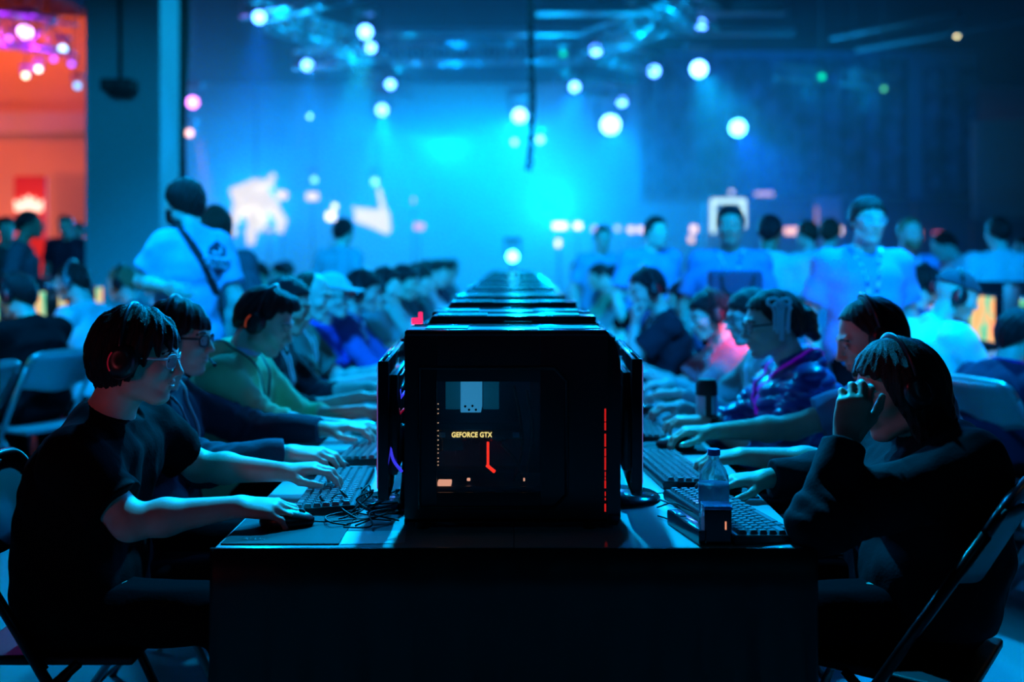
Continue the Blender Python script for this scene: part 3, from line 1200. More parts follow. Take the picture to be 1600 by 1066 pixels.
def make_headset(kind, mic):
    shell, accent, pad = {
        'black': (mat('headset_black', (0.012, 0.012, 0.015), 0.3), mat('headset_dark', (0.02, 0.02, 0.025), 0.25), mat('headset_pad', (0.008, 0.008, 0.01), 0.7)),
        'red': (mat('headset_black', (0.012, 0.012, 0.015), 0.3), mat('headset_red', (0.75, 0.02, 0.03), 0.35, emit=(1.0, 0.02, 0.08), es=0.10), mat('headset_pad', (0.008, 0.008, 0.01), 0.7)),
        'orange': (mat('headset_black', (0.012, 0.012, 0.015), 0.3), mat('headset_orange', (0.9, 0.12, 0.03), 0.35, emit=(1.0, 0.1, 0.03), es=0.3), mat('headset_pad', (0.008, 0.008, 0.01), 0.7)),
        'silver': (mat('headset_silver', (0.35, 0.4, 0.42), 0.25, 0.6), mat('headset_dark', (0.02, 0.02, 0.025), 0.25), mat('headset_pad', (0.008, 0.008, 0.01), 0.7)),
    }[kind]
    root = thing('headset', 'headset', 'headset')
    bm = BM()
    pts = []
    for i in range(25):
        a = math.radians(-8 + 196 * i / 24)
        pts.append((-0.012 - 0.012 * math.sin(a), 0.101 * math.cos(a), 0.020 + 0.113 * math.sin(a)))
    tube(bm, pts, 0.014, seg=8, ry=0.0055)
    obj('headband', bm, shell, root, True)
    bm = BM()
    pts2 = [(p[0], p[1] * 0.94, 0.020 + (p[2] - 0.020) * 0.945) for p in pts[5:20]]
    tube(bm, pts2, 0.016, seg=8, ry=0.006)
    obj('headband_pad', bm, pad, root, True)
    for s in (-1, 1):
        bm = BM()
        lathe(bm, [(0.0, 0.030), (0.024, 0.030), (0.036, 0.024), (0.040, 0.012), (0.040, 0.0), (0.0, 0.0)], (0, 0, 0), 28, 'Y')
        m = Matrix.Translation((-0.010, s * 0.090, -0.004)) @ Matrix.Scale(s, 4, (0, 1, 0)) @ Matrix.Diagonal((0.92, 1, 1.14, 1))
        bmesh.ops.transform(bm, matrix=m, verts=bm.verts)
        cup = obj('ear_cup', bm, shell, root, True)
        bm = BM()
        ring = [(-0.010 + 0.026 * math.cos(t), s * 0.1185, -0.004 + 0.034 * math.sin(t)) for t in [2 * PI * i / 24 for i in range(24)]]
        tube(bm, ring[9:16], 0.0020, seg=6)
        obj('accent_ring', bm, accent, cup, True)
        bm = BM()
        ring = [(-0.010 + 0.028 * math.cos(t), s * 0.084, -0.004 + 0.034 * math.sin(t)) for t in [2 * PI * i / 24 for i in range(24)]]
        tube(bm, ring, 0.011, seg=8, closed=True)
        obj('cushion', bm, pad, root, True)
        bm = BM()
        tube(bm, [(-0.012, s * 0.108, 0.028), (-0.012, s * 0.113, 0.0), (-0.010, s * 0.112, -0.02)], 0.006, seg=8)
        obj('yoke', bm, shell, root, True)
    if mic:
        bm = BM()
        tube(bm, smooth_pts([(0.0, 0.112, -0.03), (0.05, 0.108, -0.065), (0.095, 0.075, -0.085), (0.112, 0.04, -0.085)], 5), 0.0028, seg=6)
        tube(bm, [(0.108, 0.052, -0.086), (0.113, 0.036, -0.085)], 0.0075, seg=8)
        obj('microphone', bm, shell, root, True)
    return root


HEADSETS = {}
for _k in ('black', 'red', 'orange', 'silver'):
    for _m in (True, False):
        HEADSETS[(_k, _m)] = make_headset(_k, _m)

# ------------------------------------------------------------------ the hall
TZ = 0.74
M_dark = mat('matte_black', (0.006, 0.006, 0.008), 0.6)
M_truss = mat('truss_metal', (0.35, 0.38, 0.42), 0.35, 0.8)
M_steel = mat('chair_metal', (0.42, 0.44, 0.46), 0.32, 0.75)

bm = BM()
bx(bm, (0, 22, -0.1), (56, 56, 0.2))
struct('floor', bm, mat('concrete', (0.20, 0.21, 0.22), 0.42, bump=0.05, bscale=3, var=0.25, vscale=0.6))
bm = BM()
bx(bm, (0, 22, 9.1), (56, 56, 0.2))
struct('ceiling', bm, mat('ceiling_black', (0.006, 0.007, 0.009), 0.85))
bm = BM()
bx(bm, (0, 44.1, 4.5), (56, 0.2, 9))
struct('wall_back', bm, mat('wall_back', (0.30, 0.33, 0.36), 0.8))
bm = BM()
bx(bm, (-26.1, 20, 4.5), (0.2, 56, 9))
struct('wall_left', bm, mat('wall_grey', (0.10, 0.11, 0.13), 0.8))
bm = BM()
bx(bm, (26.1, 20, 4.5), (0.2, 56, 9))
struct('wall_right', bm, mat('wall_grey', (0.10, 0.11, 0.13), 0.8))

# warm wall of the neighbouring stage on the left
bm = BM()
bx(bm, (-17.4, 24.2, 4.0), (14.6, 0.4, 8.0))
w = struct('wall_stage', bm, mat('plaster_warm_tint', (0.75, 0.48, 0.30), 0.85, var=0.06, vscale=0.5))  # orange stage light strengthened in the plaster colour itself
bm = BM()
bx(bm, (-17.4, 23.85, 4.55), (14.6, 0.3, 0.5))
bx(bm, (-17.4, 23.9, 1.0), (14.6, 0.2, 0.5))
struct('trim_1', bm, mat('plaster_pale', (0.75, 0.62, 0.52), 0.85))
bm = BM()
bx(bm, (-17.4, 21, 7.3), (14.6, 6.0, 0.3))
struct('ceiling_stage', bm, mat('ceiling_plum', (0.08, 0.02, 0.05), 0.8))

# concrete pillar
py_ = 10.0
pxl, pxr = (133 - VX) * py_ / F, (250 - VX) * py_ / F
pw = pxr - pxl
bm = BM()
bx(bm, ((pxl + pxr) / 2, py_ + 0.29, 4.5), (pw, 0.58, 9.0), 0.01)
struct('pillar', bm, mat('pillar_paint', (0.34, 0.40, 0.42), 0.55, bump=0.03, bscale=20))
t = thing('wall_speaker', 'small black loudspeaker box fixed high on the grey pillar', 'speaker', pix(186, 134, py_ - 0.1))
bm = BM()
bx(bm, (0, 0, 0), (0.31, 0.18, 0.12), 0.015)
bx(bm, (0, 0.02, -0.07), (0.2, 0.14, 0.06), 0.01)
obj('cabinet', bm, M_dark, t, auto=40)
bm = BM()
lathe(bm, [(0, -0.005), (0.045, -0.005), (0.045, 0.01), (0, 0.01)], (-0.07, -0.095, 0), 20, 'Y')
lathe(bm, [(0, -0.005), (0.045, -0.005), (0.045, 0.01), (0, 0.01)], (0.07, -0.095, 0), 20, 'Y')
obj('driver', bm, mat('driver_grey', (0.02, 0.02, 0.02), 0.4), t, auto=40)
bm = BM()
p = pix(187, 122, py_ - 0.03)
tube(bm, [p, (p.x, p.y, 9.0)], 0.016, seg=8)
tag(obj('conduit', bm, M_dark, None, True), 'thin dark conduit running up the pillar above the speaker', 'pipe')
bm = BM()
A = pix(281, 300, 10.75)
for k, (dx, r) in enumerate([(-0.05, 0.03), (0.0, 0.04), (0.05, 0.035), (0.02, 0.025)]):
    pts = []
    for i in range(14):
        z = 9.0 - i * (9.0 - A.z + 0.35 * (k % 2)) / 13
        pts.append((A.x + dx + 0.02 * math.sin(i * 1.3 + k), A.y + 0.03 * math.sin(i + 2 * k), z))
    tube(bm, pts, r, seg=8)
tag(obj('cable_bundle', bm, M_dark, None, True), 'thick black cable bundle hanging beside the grey pillar', 'cable')

# black chain hanging from the ceiling in the middle
bm = BM()
A = pix(829, 262, 7.6)
pts = []
for i in range(60):
    z = A.z + i * 0.045
    a = Matrix.Rotation(0 if i % 2 else PI / 2, 4, 'Z')
    ring = [Matrix.Translation((A.x + 0.02 * (i / 60), A.y, z)) @ a @ Vector((0.020 * math.cos(u), 0, 0.033 * math.sin(u))) for u in [2 * PI * j / 10 for j in range(10)]]
    tube(bm, ring, 0.007, seg=5, closed=True)
tube(bm, [(A.x + 0.02, A.y, A.z + 2.6), (A.x + 0.02, A.y, 9.0)], 0.035, seg=8)
tube(bm, smooth_pts([(A.x - 0.03, A.y, A.z - 0.02), (A.x + 0.03, A.y, A.z + 0.5), (A.x - 0.015, A.y, A.z + 1.2), (A.x + 0.03, A.y, A.z + 2.6)], 8), 0.013, seg=6)
tag(obj('hoist_chain', bm, M_dark, None, True), 'black hoist chain hanging from the ceiling above the row', 'chain')

# red stage banner with a lit crown shape
t = thing('banner', 'tall red banner with a glowing crown emblem on the orange stage', 'banner', pix(48, 400, 21.5))
bm = BM()
h0, h1 = 0.0, (400 - 275) * 21.5 / F
bx(bm, (0, 0, (h1 - CH) / 2), (50 * 21.5 / F, 0.08, h1 + CH), 0.01)
obj('panel', bm, mat('banner_red', (0.75, 0.07, 0.05), 0.7), t)
bm = BM()
cw, cz = 0.29, (400 - 320) * 21.5 / F
out = [(-cw, -0.14), (-cw * 1.05, 0.10), (-cw * 0.6, 0.02), (-cw * 0.45, 0.15), (-0.08, 0.08), (0, 0.20), (0.08, 0.08), (cw * 0.45, 0.15), (cw * 0.6, 0.02), (cw * 1.05, 0.10), (cw, -0.14), (0, -0.18)]
vs = [bm.verts.new((x, -0.06, cz + z)) for x, z in out]
f = bm.faces.new(vs)
r_ = bmesh.ops.extrude_face_region(bm, geom=[f])
bmesh.ops.translate(bm, vec=(0, -0.05, 0), verts=[v for v in r_['geom'] if isinstance(v, bmesh.types.BMVert)])
obj('crown_emblem', bm, mat('crown_light', (0.9, 0.7, 0.5), 0.5, emit=(1.0, 0.62, 0.45), es=1.6, var=0.3, vscale=9), t)

# curtains high on the right
def curtain(x0, x1, y0, y1, Y, label, name='stage_curtain'):
    Y = Y + 0.28
    A, B = pix(x0, y1, Y), pix(x1, y0, Y)
    bm = BM()
    n = int((B.x - A.x) / 0.055)
    grid_sheet(bm, lambda u, v: Vector((A.x + (B.x - A.x) * u, Y + 0.12 * math.sin(u * (B.x - A.x) * 2 * PI / 0.62) + 0.03 * math.sin(u * 91), A.z + (B.z - A.z) * v)), n, 6, 0.01)
    return tag(obj(name, bm, mat('drape_black', (0.09, 0.11, 0.15), 0.75, var=0.8, vscale=2.2), None, True), label, 'curtain')


curtain(1000, 1418, 90, 306, 30, 'wide dark pleated curtain hung high behind the standing staff')
curtain(1441, 1526, 105, 306, 30, 'narrow dark pleated curtain hung at the far right')
bm = BM()
A, B = pix(1000, 306, 30.4), pix(1530, 90, 30.4)
bx(bm, ((A.x + B.x) / 2, 30.6, (A.z + B.z) / 2), (B.x - A.x, 0.3, B.z - A.z + 0.4))
struct('wall_upper_right', bm, mat('wall_blue_grey', (0.22, 0.26, 0.30), 0.8))
bm = BM()
A, B = pix(1526, 400, 28), pix(1800, 215, 28)
bx(bm, ((A.x + B.x) / 2, 28.2, (CH + B.z) / 2), (B.x - A.x, 0.3, B.z - CH + 1))
struct('wall_lower_right', bm, mat('plaster_pale', (0.75, 0.62, 0.52), 0.85))


def wall_panel(x0, x1, y0, y1, Y, m, label, d=0.25):
    A, B = pix(x0, y1, Y), pix(x1, y0, Y)
    bm = BM()
    bx(bm, ((A.x + B.x) / 2, Y, (A.z + B.z) / 2), (B.x - A.x, d, B.z - A.z), 0.02)
    return tag(obj('partition_panel', bm, m, None), label, 'panel')


M_pan = mat('panel_dark', (0.030, 0.035, 0.045), 0.6)
wall_panel(1100, 1172, 310, 400, 27.6, mat('panel_grey', (0.15, 0.17, 0.2), 0.6), 'grey partition panel behind the lit white sign')
wall_panel(1174, 1270, 312, 400, 28, M_pan, 'dark partition panel left of the pale door panel')
wall_panel(1272, 1312, 308, 400, 27.6, mat('panel_pale', (0.30, 0.34, 0.38), 0.6), 'pale grey door panel between two dark partitions')
wall_panel(1314, 1424, 312, 400, 28, M_pan, 'dark partition panel right of the pale door panel')
wall_panel(1432, 1516, 312, 400, 27.4, M_pan, 'dark partition panel under the narrow curtain')
wall_panel(1518, 1700, 342, 400, 26, mat('panel_black', (0.012, 0.012, 0.015), 0.6), 'black partition panel at the far right edge')


def light_bar(px, py, w, h, Y, color, s, label, cat='light', name='booth_light'):
    c = pix(px, py, Y)
    bm = BM()
    ww, hh = w * Y / F, h * Y / F
    root = thing(name, label, cat, tuple(c), 0, 'small lit booth signs along the far wall')
    bx(bm, (0, 0, 0), (ww, 0.08, hh), min(ww, hh) * 0.3)
    obj('light_panel', bm, glow('glow_%s_%s' % (color, s), color, s), root, auto=50)
    bm = BM()
    tube(bm, [(0, 0.06, -hh * 0.3), (0, 0.06, -c.z)], 0.02, seg=6)
    obj('stand', bm, M_dark, root, True)
    return root


# ---------------- trusses
def truss(name, A, B, w, label, n=None, group=None):
    A, B = Vector(A), Vector(B)
    d = (B - A).normalized()
    L = (B - A).length
    a, b = frame_of(d)
    root = thing(name, label, 'truss', tuple(A), 0, group)
    h = w / 2
    cs = [a * h + b * h, a * h - b * h, -a * h - b * h, -a * h + b * h]
    bm = BM()
    for c in cs:
        tube(bm, [c, c + d * L], w * 0.075, seg=6)
    obj('chord', bm, M_truss, root, True)
    n = n or max(2, int(L / w))
    bm = BM()
    for i in range(n):
        for k in range(4):
            p, q = cs[k], cs[(k + 1) % 4]
            s0, s1 = d * L * i / n, d * L * (i + 1) / n
            if (i + k) % 2:
                p, q = q, p
            tube(bm, [p + s0, q + s1], w * 0.045, seg=5)
            tube(bm, [p + s0, q + s0], w * 0.035, seg=5)
    obj('lattice', bm, M_truss, root, True)
    bm = BM()
    for f_ in (0.2, 0.8):
        p = d * L * f_
        tube(bm, [p + Vector((0, 0, w * 0.4)), Vector((p.x, p.y, 9.0 - A.z))], 0.012, seg=5)
    obj('hanger', bm, M_dark, root, True)
    return root


truss('lighting_truss', pix(395, 10, 14.6), pix(560, -30, 12.6), 0.36, 'lattice truss slanting up at the top left behind the bright lamp')
truss('lighting_truss', pix(425, 30, 14.4), pix(600, 80, 16.6), 0.32, 'lattice truss slanting down between the two upper left lamps')
truss('lighting_truss', pix(470, 96, 18), pix(600, 78, 16.4), 0.30, 'short lattice truss right of the mid left lamp')
truss('lighting_truss', pix(610, 84, 22), pix(925, 80, 22.2), 0.42, 'long level lattice truss crossing behind the hanging chain', n=16)
truss('lighting_truss', pix(925, 68, 16.6), pix(1075, 18, 14.3), 0.34, 'lattice truss rising to the right between the upper right lamps')
truss('lighting_truss', pix(1000, -16, 13.2), pix(1105, 32, 14.6), 0.34, 'lattice truss slanting down to the upper right corner lamp')
truss('lighting_truss', pix(935, 80, 17), pix(1025, 104, 18.4), 0.30, 'short lattice truss behind the right middle lamps')
truss('lighting_truss', pix(890, 130, 20), pix(985, 150, 22), 0.30, 'small lattice truss near the two lower right lamps')
truss('lighting_truss', pix(560, 118, 20.5), pix(640, 138, 19.8), 0.28, 'small lattice truss behind the lower left lamp')
truss('lighting_truss', pix(1215, 112, 20), pix(1300, 122, 20), 0.26, 'short truss with green light at the right')
truss('lighting_truss', pix(1320, 120, 19), pix(1392, 132, 19.5), 0.26, 'short brightly lit truss farthest to the right')
truss('lighting_truss', (-16.0, 20.0, 6.5), (-8.2, 18.2, 5.4), 0.55, 'purple lit truss carrying lamps over the orange stage')

bm = BM()
A, B = pix(838, 12, 15), pix(1226, 12, 15)
for dz in (-0.09, 0.09):
    bx(bm, ((A.x + B.x) / 2, 15, A.z + dz), (B.x - A.x, 0.22, 0.02))
bx(bm, ((A.x + B.x) / 2, 15, A.z), (B.x - A.x, 0.02, 0.18))
tag(obj('ceiling_beam', bm, mat('beam_paint', (0.25, 0.3, 0.35), 0.4)), 'level steel beam under the ceiling near the top right', 'beam')
bm = BM()
A, B = pix(600, 50, 19), pix(1240, 48, 19)
bx(bm, ((A.x + B.x) / 2, 19, A.z), (B.x - A.x, 0.15, 0.12))
tag(obj('ceiling_beam', bm, mat('beam_paint', (0.25, 0.3, 0.35), 0.4)), 'level steel beam farther back behind the trusses', 'beam')
for k, (x0, y0, x1, y1) in enumerate([(1300, 60, 1500, 20), (1340, 78, 1620, 30), (1460, 132, 1640, 134)]):
    bm = BM()
    tube(bm, [pix(x0, y0, 20), pix(x1, y1, 15 if k < 2 else 20)], 0.05, seg=6)
    tag(obj('ceiling_pipe', bm, mat('pipe_dark', (0.05, 0.06, 0.07), 0.5), None, True), ['dark ceiling pipe sloping up, the upper one at the right', 'dark ceiling pipe sloping up, the lower one at the right', 'level ceiling pipe over the narrow curtain'][k], 'pipe')


# ---------------- moving head stage lamps
def stage_lamp(px, py, Y, r, color, s, label, aim=(0, -9, -4.5), group=None):
    c = pix(px, py, Y)
    root = thing('stage_lamp', label, 'stage light', tuple(c), 0, group)
    d = (Vector((0, 0.0, CH)) - c).normalized() * 0.75 + Vector(aim).normalized() * 0.25
    q = d.to_track_quat('-Z', 'Y').to_matrix().to_4x4()
    bm = BM()
    k = r / 0.1
    prof = [(0.0, 0.30 * k), (0.085 * k, 0.30 * k), (0.11 * k, 0.22 * k), (0.115 * k, 0.04 * k), (0.13 * k, 0.0), (0.105 * k, 0.0), (0.10 * k, 0.03 * k), (0.0, 0.03 * k)]
    lathe(bm, prof, (0, 0, 0), 20, 'Z', mtx=q)
    obj('head', bm, mat('lamp_body', (0.10, 0.11, 0.12), 0.35), root, True)
    bm = BM()
    lathe(bm, [(0.0, 0.0), (0.098 * k, 0.0), (0.098 * k, 0.012), (0.0, 0.012)], (0, 0, 0), 20, 'Z', mtx=q)
    obj('lens', bm, glow('lens_%s_%s' % (color, s), color, s), root)
    bm = BM()
    a = q.to_3x3() @ Vector((1, 0, 0))
    for sgn in (-1, 1):
        p = a * sgn * 0.14 * k + q.to_3x3() @ Vector((0, 0, 0.15 * k))
        tube(bm, [p, p + Vector((0, 0, 0.26 * k))], 0.022 * k, seg=6)
    top = q.to_3x3() @ Vector((0, 0, 0.15 * k)) + Vector((0, 0, 0.30 * k))
    bx(bm, top, (0.34 * k, 0.20 * k, 0.09 * k), 0.01)
    obj('yoke', bm, mat('lamp_body', (0.10, 0.11, 0.12), 0.35), root)
    if c.z <= 2:
        bm = BM()
        lathe(bm, [(0.0, -c.z), (0.12, -c.z), (0.10, -c.z + 0.02), (0.02, -c.z + 0.04), (0.02, -0.06), (0.0, -0.06)], (0, 0.3, 0), 16)
        tube(bm, [(0, 0.3, -0.08), tuple(top)], 0.02, seg=6)
        obj('floor_stand', bm, M_dark, root, True)
    if c.z > 2:
        bm = BM()
        tube(bm, [top, Vector((top.x, top.y, 9.0 - c.z))], 0.012, seg=5)
        obj('hanger', bm, M_dark, root, True)
    return root


W1 = (0.06, 0.22, 1.0)
LAMPS = [
    (405, 27, 14.0, 0.085, W1, 18, 'white stage lamp at the upper left end of its truss'),
    (571, 50, 15.0, 0.10, W1, 18, 'upper of the two white stage lamps close together left of centre'),
    (579, 74, 16.1, 0.085, W1, 18, 'lower of the two white stage lamps close together left of centre'),
    (480, 102, 17.6, 0.09, W1, 18, 'white stage lamp below and left of the close pair'),
    (610, 132, 19.6, 0.09, W1, 18, 'white stage lamp right of and under the close pair'),
    (597, 172, 23.0, 0.13, W1, 18, 'white stage lamp lowest on the left of centre'),
    (484, 182, 25.0, 0.05, W1, 20, 'small faint stage lamp alone in the blue haze at the left'),
    (812, 181, 24.0, 0.17, W1, 26, 'big white stage lamp beside the hanging chain'),
    (804, 222, 29.5, 0.08, W1, 25, 'small stage lamp under the big one, left of the chain'),
    (844, 218, 29.5, 0.10, W1, 25, 'small stage lamp just right of the chain tip'),
    (931, 78, 16.3, 0.09, W1, 18, 'white stage lamp at the left end of the rising truss'),
    (1096, 39, 14.5, 0.08, W1, 18, 'white stage lamp highest on the right'),
    (1022, 111, 18.1, 0.10, W1, 18, 'white stage lamp in the middle of the right cluster'),
    (898, 136, 19.9, 0.10, W1, 18, 'white stage lamp right of the chain, level with the right cluster'),
    (972, 159, 21.7, 0.10, W1, 18, 'white stage lamp lowest in the right cluster'),
    (1092, 108, 18.0, 0.14, W1, 32, 'large blazing stage lamp with a cyan halo at the right'),
    (954, 195, 25.6, 0.24, W1, 32, 'largest round stage lamp right of the chain'),
    (1153, 200, 26.2, 0.20, (0.06, 0.45, 1.0), 30, 'round stage lamp with a pale halo before the wide curtain'),
    (1495, 54, 20.0, 0.05, (1.0, 0.95, 0.5), 10, 'small yellowish lamp near the top right corner'),
    (880, 84, 20.0, 0.05, (0.0, 1.0, 0.5), 2.0, 'small green lamp on the level truss'),
    (1284, 120, 19.6, 0.055, (0.0, 1.0, 0.5), 2.0, 'small green lamp on the short right truss'),
    (1381, 139, 19.0, 0.04, (0.1, 0.8, 0.3), 2.0, 'small green lamp under the farthest right truss'),
    (491, 281, 28.0, 0.08, W1, 12, 'small lamp above the pale pink lights at the left'),
    (586, 284, 28.0, 0.10, W1, 12, 'small lamp at the top of the leaning white beam'),
    (301, 160, 20.0, 0.11, (0.6, 0.2, 1.0), 8, 'violet stage lamp right of the pillar'),
    (296, 208, 22.0, 0.08, (1.0, 0.55, 0.5), 4, 'pinkish stage lamp casting a cone right of the pillar'),
    (14, 60, 18.8, 0.05, (0.5, 0.1, 1.0), 6, 'small violet lamp at the left end of the purple truss'),
    (84, 92, 18.6, 0.05, (0.8, 0.1, 0.9), 4, 'small magenta lamp under the middle of the purple truss'),
    (112, 100, 18.4, 0.05, (0.3, 0.1, 1.0), 4, 'deep violet lamp under the right end of the purple truss'),
    (39, 50, 18.8, 0.12, (0.75, 0.35, 1.0), 12, 'brightest violet stage lamp on the purple truss'),
    (98, 77, 18.4, 0.07, (0.35, 0.6, 1.0), 6, 'small blue violet lamp on the purple truss'),
    (40, 118, 18.0, 0.05, (1.0, 0.75, 0.5), 6, 'warm lamp hanging left under the purple truss'),
    (60, 108, 18.2, 0.05, (1.0, 0.85, 0.7), 6, 'warm lamp hanging right under the purple truss'),
    (121, 134, 18.0, 0.06, (0.2, 0.5, 1.0), 3, 'blue lamp hanging at the right under the purple truss'),
    (801, 401, 15.2, 0.08, (0.05, 0.8, 1.0), 30, 'low bright lamp at the far end of the computer row'),
]
for a in LAMPS:
    stage_lamp(*a)

# booth lights at the far end
BL = [(875, 353, 30, 13, (1, .9, .9), 3, 'long white booth light, first right of the row end'),
      (903, 353, 16, 13, (1, .9, .9), 3, 'round white booth light, second right of the row end'),
      (872, 380, 10, 16, (1, .85, .85), 2.5, 'small upright white light under the long booth light'),
      (929, 358, 11, 11, (1, .6, .8), 1.2, 'faint pink booth light behind the blurred visitor'),
      (965, 357, 11, 11, (.8, .9, 1), 1.2, 'faint pale booth light left of the pink pair'),
      (986, 359, 14, 13, (1, .7, .65), 2, 'left of the two pink booth lights'),
      (1001, 359, 15, 13, (1, .7, .75), 2, 'right of the two pink booth lights'),
      (1084, 358, 14, 16, (1, .65, .45), 2.5, 'peach booth light left of the bearded man'),
      (1080, 374, 12, 14, (1, .6, .35), 2, 'orange booth light under the peach one'),
      (1117, 361, 18, 14, (.9, .8, 1), 1.6, 'lilac booth light at the cheek of the bearded man'),
      (1238, 361, 34, 15, (1, .5, .35), 2, 'wide orange booth light between the standing staff'),
      (1312, 360, 13, 16, (1, .8, .85), 2.2, 'white pink booth light left of the man in glasses'),
      (1436, 367, 8, 22, (1, .30, .12), 1.5, 'upright orange booth light right of the man in glasses'),
      (1465, 364, 18, 6, (.9, .15, .3), .8, 'thin dim red booth light at the right'),
      (1194, 303, 40, 8, (.9, .6, .75), 1.0, 'thin pink tube light above the partitions'),
      (1143, 300, 10, 8, (.8, .8, 1), 1.5, 'tiny pale light left of the pink tube light'),
      (1276, 345, 5, 60, (1, .5, .55), 0.5, 'thin upright pink light strip on the pale door panel'),
      (440, 305, 24, 18, (1, .75, .8), 1.5, 'pink blurred light right of the pale figure'),
      (488, 307, 26, 17, (1, .75, .8), 1.5, 'round pink light under the small left lamp'),
      (517, 338, 20, 18, (1, 1, 1), 3, 'white light blob above the dark haired visitor'),
      (523, 323, 10, 12, (1, 1, 1), 3, 'small white light on top of the white blob'),
      (420, 359, 16, 10, (1, .7, .8), .8, 'faint pink light under the pale figure'),
      (655, 354, 22, 14, (1, .4, .75), 1.2, 'small pink sign left of the row end'),
      (646, 313, 6, 10, (1, .7, .8), .8, 'tiny pink light in the haze left of the row end')]
for b in BL:
    light_bar(b[0], b[1], b[2] * 0.72, b[3] * 0.72, 27.0, b[4], b[5], b[6])

# bright lit white sign frame behind the bearded man
t = thing('lit_sign', 'glowing white square sign frame behind the bearded man', 'sign', pix(1138, 338, 22))
bm = BM()
k_ = 22 / F
for (x, z, w_, h_) in [(-24, 0, 7, 52), (24, 4, 7, 44), (0, 24, 50, 7), (0, -26, 30, 4)]:
    bx(bm, (x * k_, 0, z * k_), (w_ * k_, 0.06, h_ * k_), 0.01)
obj('light_frame', bm, glow('sign_white', (0.65, 1.0, 0.95), 1.4), t)
bm = BM()
bx(bm, (0, 0.06, 0), (52 * k_, 0.05, 56 * k_))
obj('sign_back', bm, mat('panel_grey', (0.15, 0.17, 0.2), 0.6), t)
bm = BM()
tube(bm, [(0, 0.06, -0.35), (0, 0.06, -pix(0, 338, 22).z)], 0.03, seg=8)
obj('post', bm, M_dark, t, True)

# white leaning lit shape at the left
bm = BM()
kk = 28 / F
c0 = pix(590, 350, 28)
S_ = SDF()


def bp(x, y):
    p = pix(x, y, 28)
    return (p.x, p.y, p.z)


S_.cone(bp(562, 340), bp(592, 348), 0.16, 0.20, 0.1)
S_.cone(bp(592, 348), bp(603, 358), 0.18, 0.14, 0.1)
S_.cone(bp(552, 326), bp(600, 338), 0.05, 0.16, 0.1)
S_.cone(bp(592, 296), bp(604, 350), 0.06, 0.10, 0.1)
me_, _ = mesh_sdf('lit_banner', S_, 0.05, pad=0.1, slack=0.15)
hangs = []
hangs.append(tag(link_mesh('lit_sculpture', me_, mat('sculpture_lit', (0.6, 0.45, 0.45), 0.7, emit=(1.0, 0.8, 0.82), es=1.1)), 'glowing white banner-like shape with a thin leaning beam', 'decoration'))

# pale glowing animal-like figure
S_ = SDF()


def fc(x0, y0, x1, y1, r0, r1, dy=0.0, k=0.12):
    A = pix(x0, y0, 24 + dy)
    B = pix(x1, y1, 24 + dy)
    S_.cone(tuple(A), tuple(B), r0 * 24 / F, r1 * 24 / F, k)


fc(385, 310, 410, 320, 18, 18)
fc(388, 325, 405, 345, 16, 13)
fc(380, 300, 400, 288, 11, 8)
fc(400, 288, 422, 288, 7, 6)
fc(423, 288, 425, 276, 5, 5, 0, .05)
fc(412, 305, 428, 320, 9, 7)
fc(428, 320, 438, 345, 7, 6)
fc(440, 342, 438, 360, 7, 6)
fc(372, 322, 368, 345, 9, 6, -.3)
fc(396, 340, 391, 376, 9, 7, -.4, .08)
fc(404, 345, 406, 358, 8, 5, .2)
fc(368, 300, 366, 306, 8, 7, -.2, .05)
fc(370, 335, 364, 352, 6, 4, .2, .05)
fc(368, 360, 366, 368, 3, 3, 0, .03)
S_.post.append(lambda P, d: d - 0.03 * np.sin(P[:, 0] * 22) * np.sin(P[:, 2] * 19 + P[:, 0] * 9))
me_, _ = mesh_sdf('figure', S_, 0.035, pad=0.1, slack=0.15)
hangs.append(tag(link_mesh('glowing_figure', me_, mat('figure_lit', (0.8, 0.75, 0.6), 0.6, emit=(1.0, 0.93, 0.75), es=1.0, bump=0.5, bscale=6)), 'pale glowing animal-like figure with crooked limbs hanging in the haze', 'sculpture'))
for o_, (hx, hy, hY) in zip(hangs, ((592, 330, 28), (400, 320, 24))):
    p_ = pix(hx, hy, hY)
    bm = BM()
    tube(bm, [p_, (p_.x, p_.y, 9.0)], 0.015, seg=5)
    obj('hanger', bm, M_dark, o_, True)

# ------------------------------------------------------------------ tables
M_top = mat('table_top', (0.55, 0.58, 0.60), 0.14, bump=0.02, bscale=6, spec=0.6)
M_skirt = mat('skirt_black', (0.004, 0.004, 0.005), 0.8)


def make_table(name, label, x0, x1, y0, y1, group=None):
    root = thing(name, label, 'table', ((x0 + x1) / 2, (y0 + y1) / 2, 0), 0, group)
    hx, hy = (x1 - x0) / 2, (y1 - y0) / 2
    bm = BM()
    bx(bm, (0, 0, TZ - 0.015), (hx * 2 - 0.004, hy * 2 - 0.006, 0.03), 0.006)
    obj('table_top', bm, M_top, root, auto=40)
    bm = BM()
    bx(bm, (0, 0, TZ - 0.045), (hx * 2 - 0.08, hy * 2 - 0.08, 0.03))
    obj('table_frame', bm, M_dark, root)
    for sx in (-1, 1):
        for sy in (-1, 1):
            bm = BM()
            tube(bm, [(sx * (hx - 0.12), sy * (hy - 0.2), TZ - 0.05), (sx * (hx - 0.12), sy * (hy - 0.25), 0.0)], 0.014, seg=8)
            obj('leg', bm, M_dark, root, True)
    return root


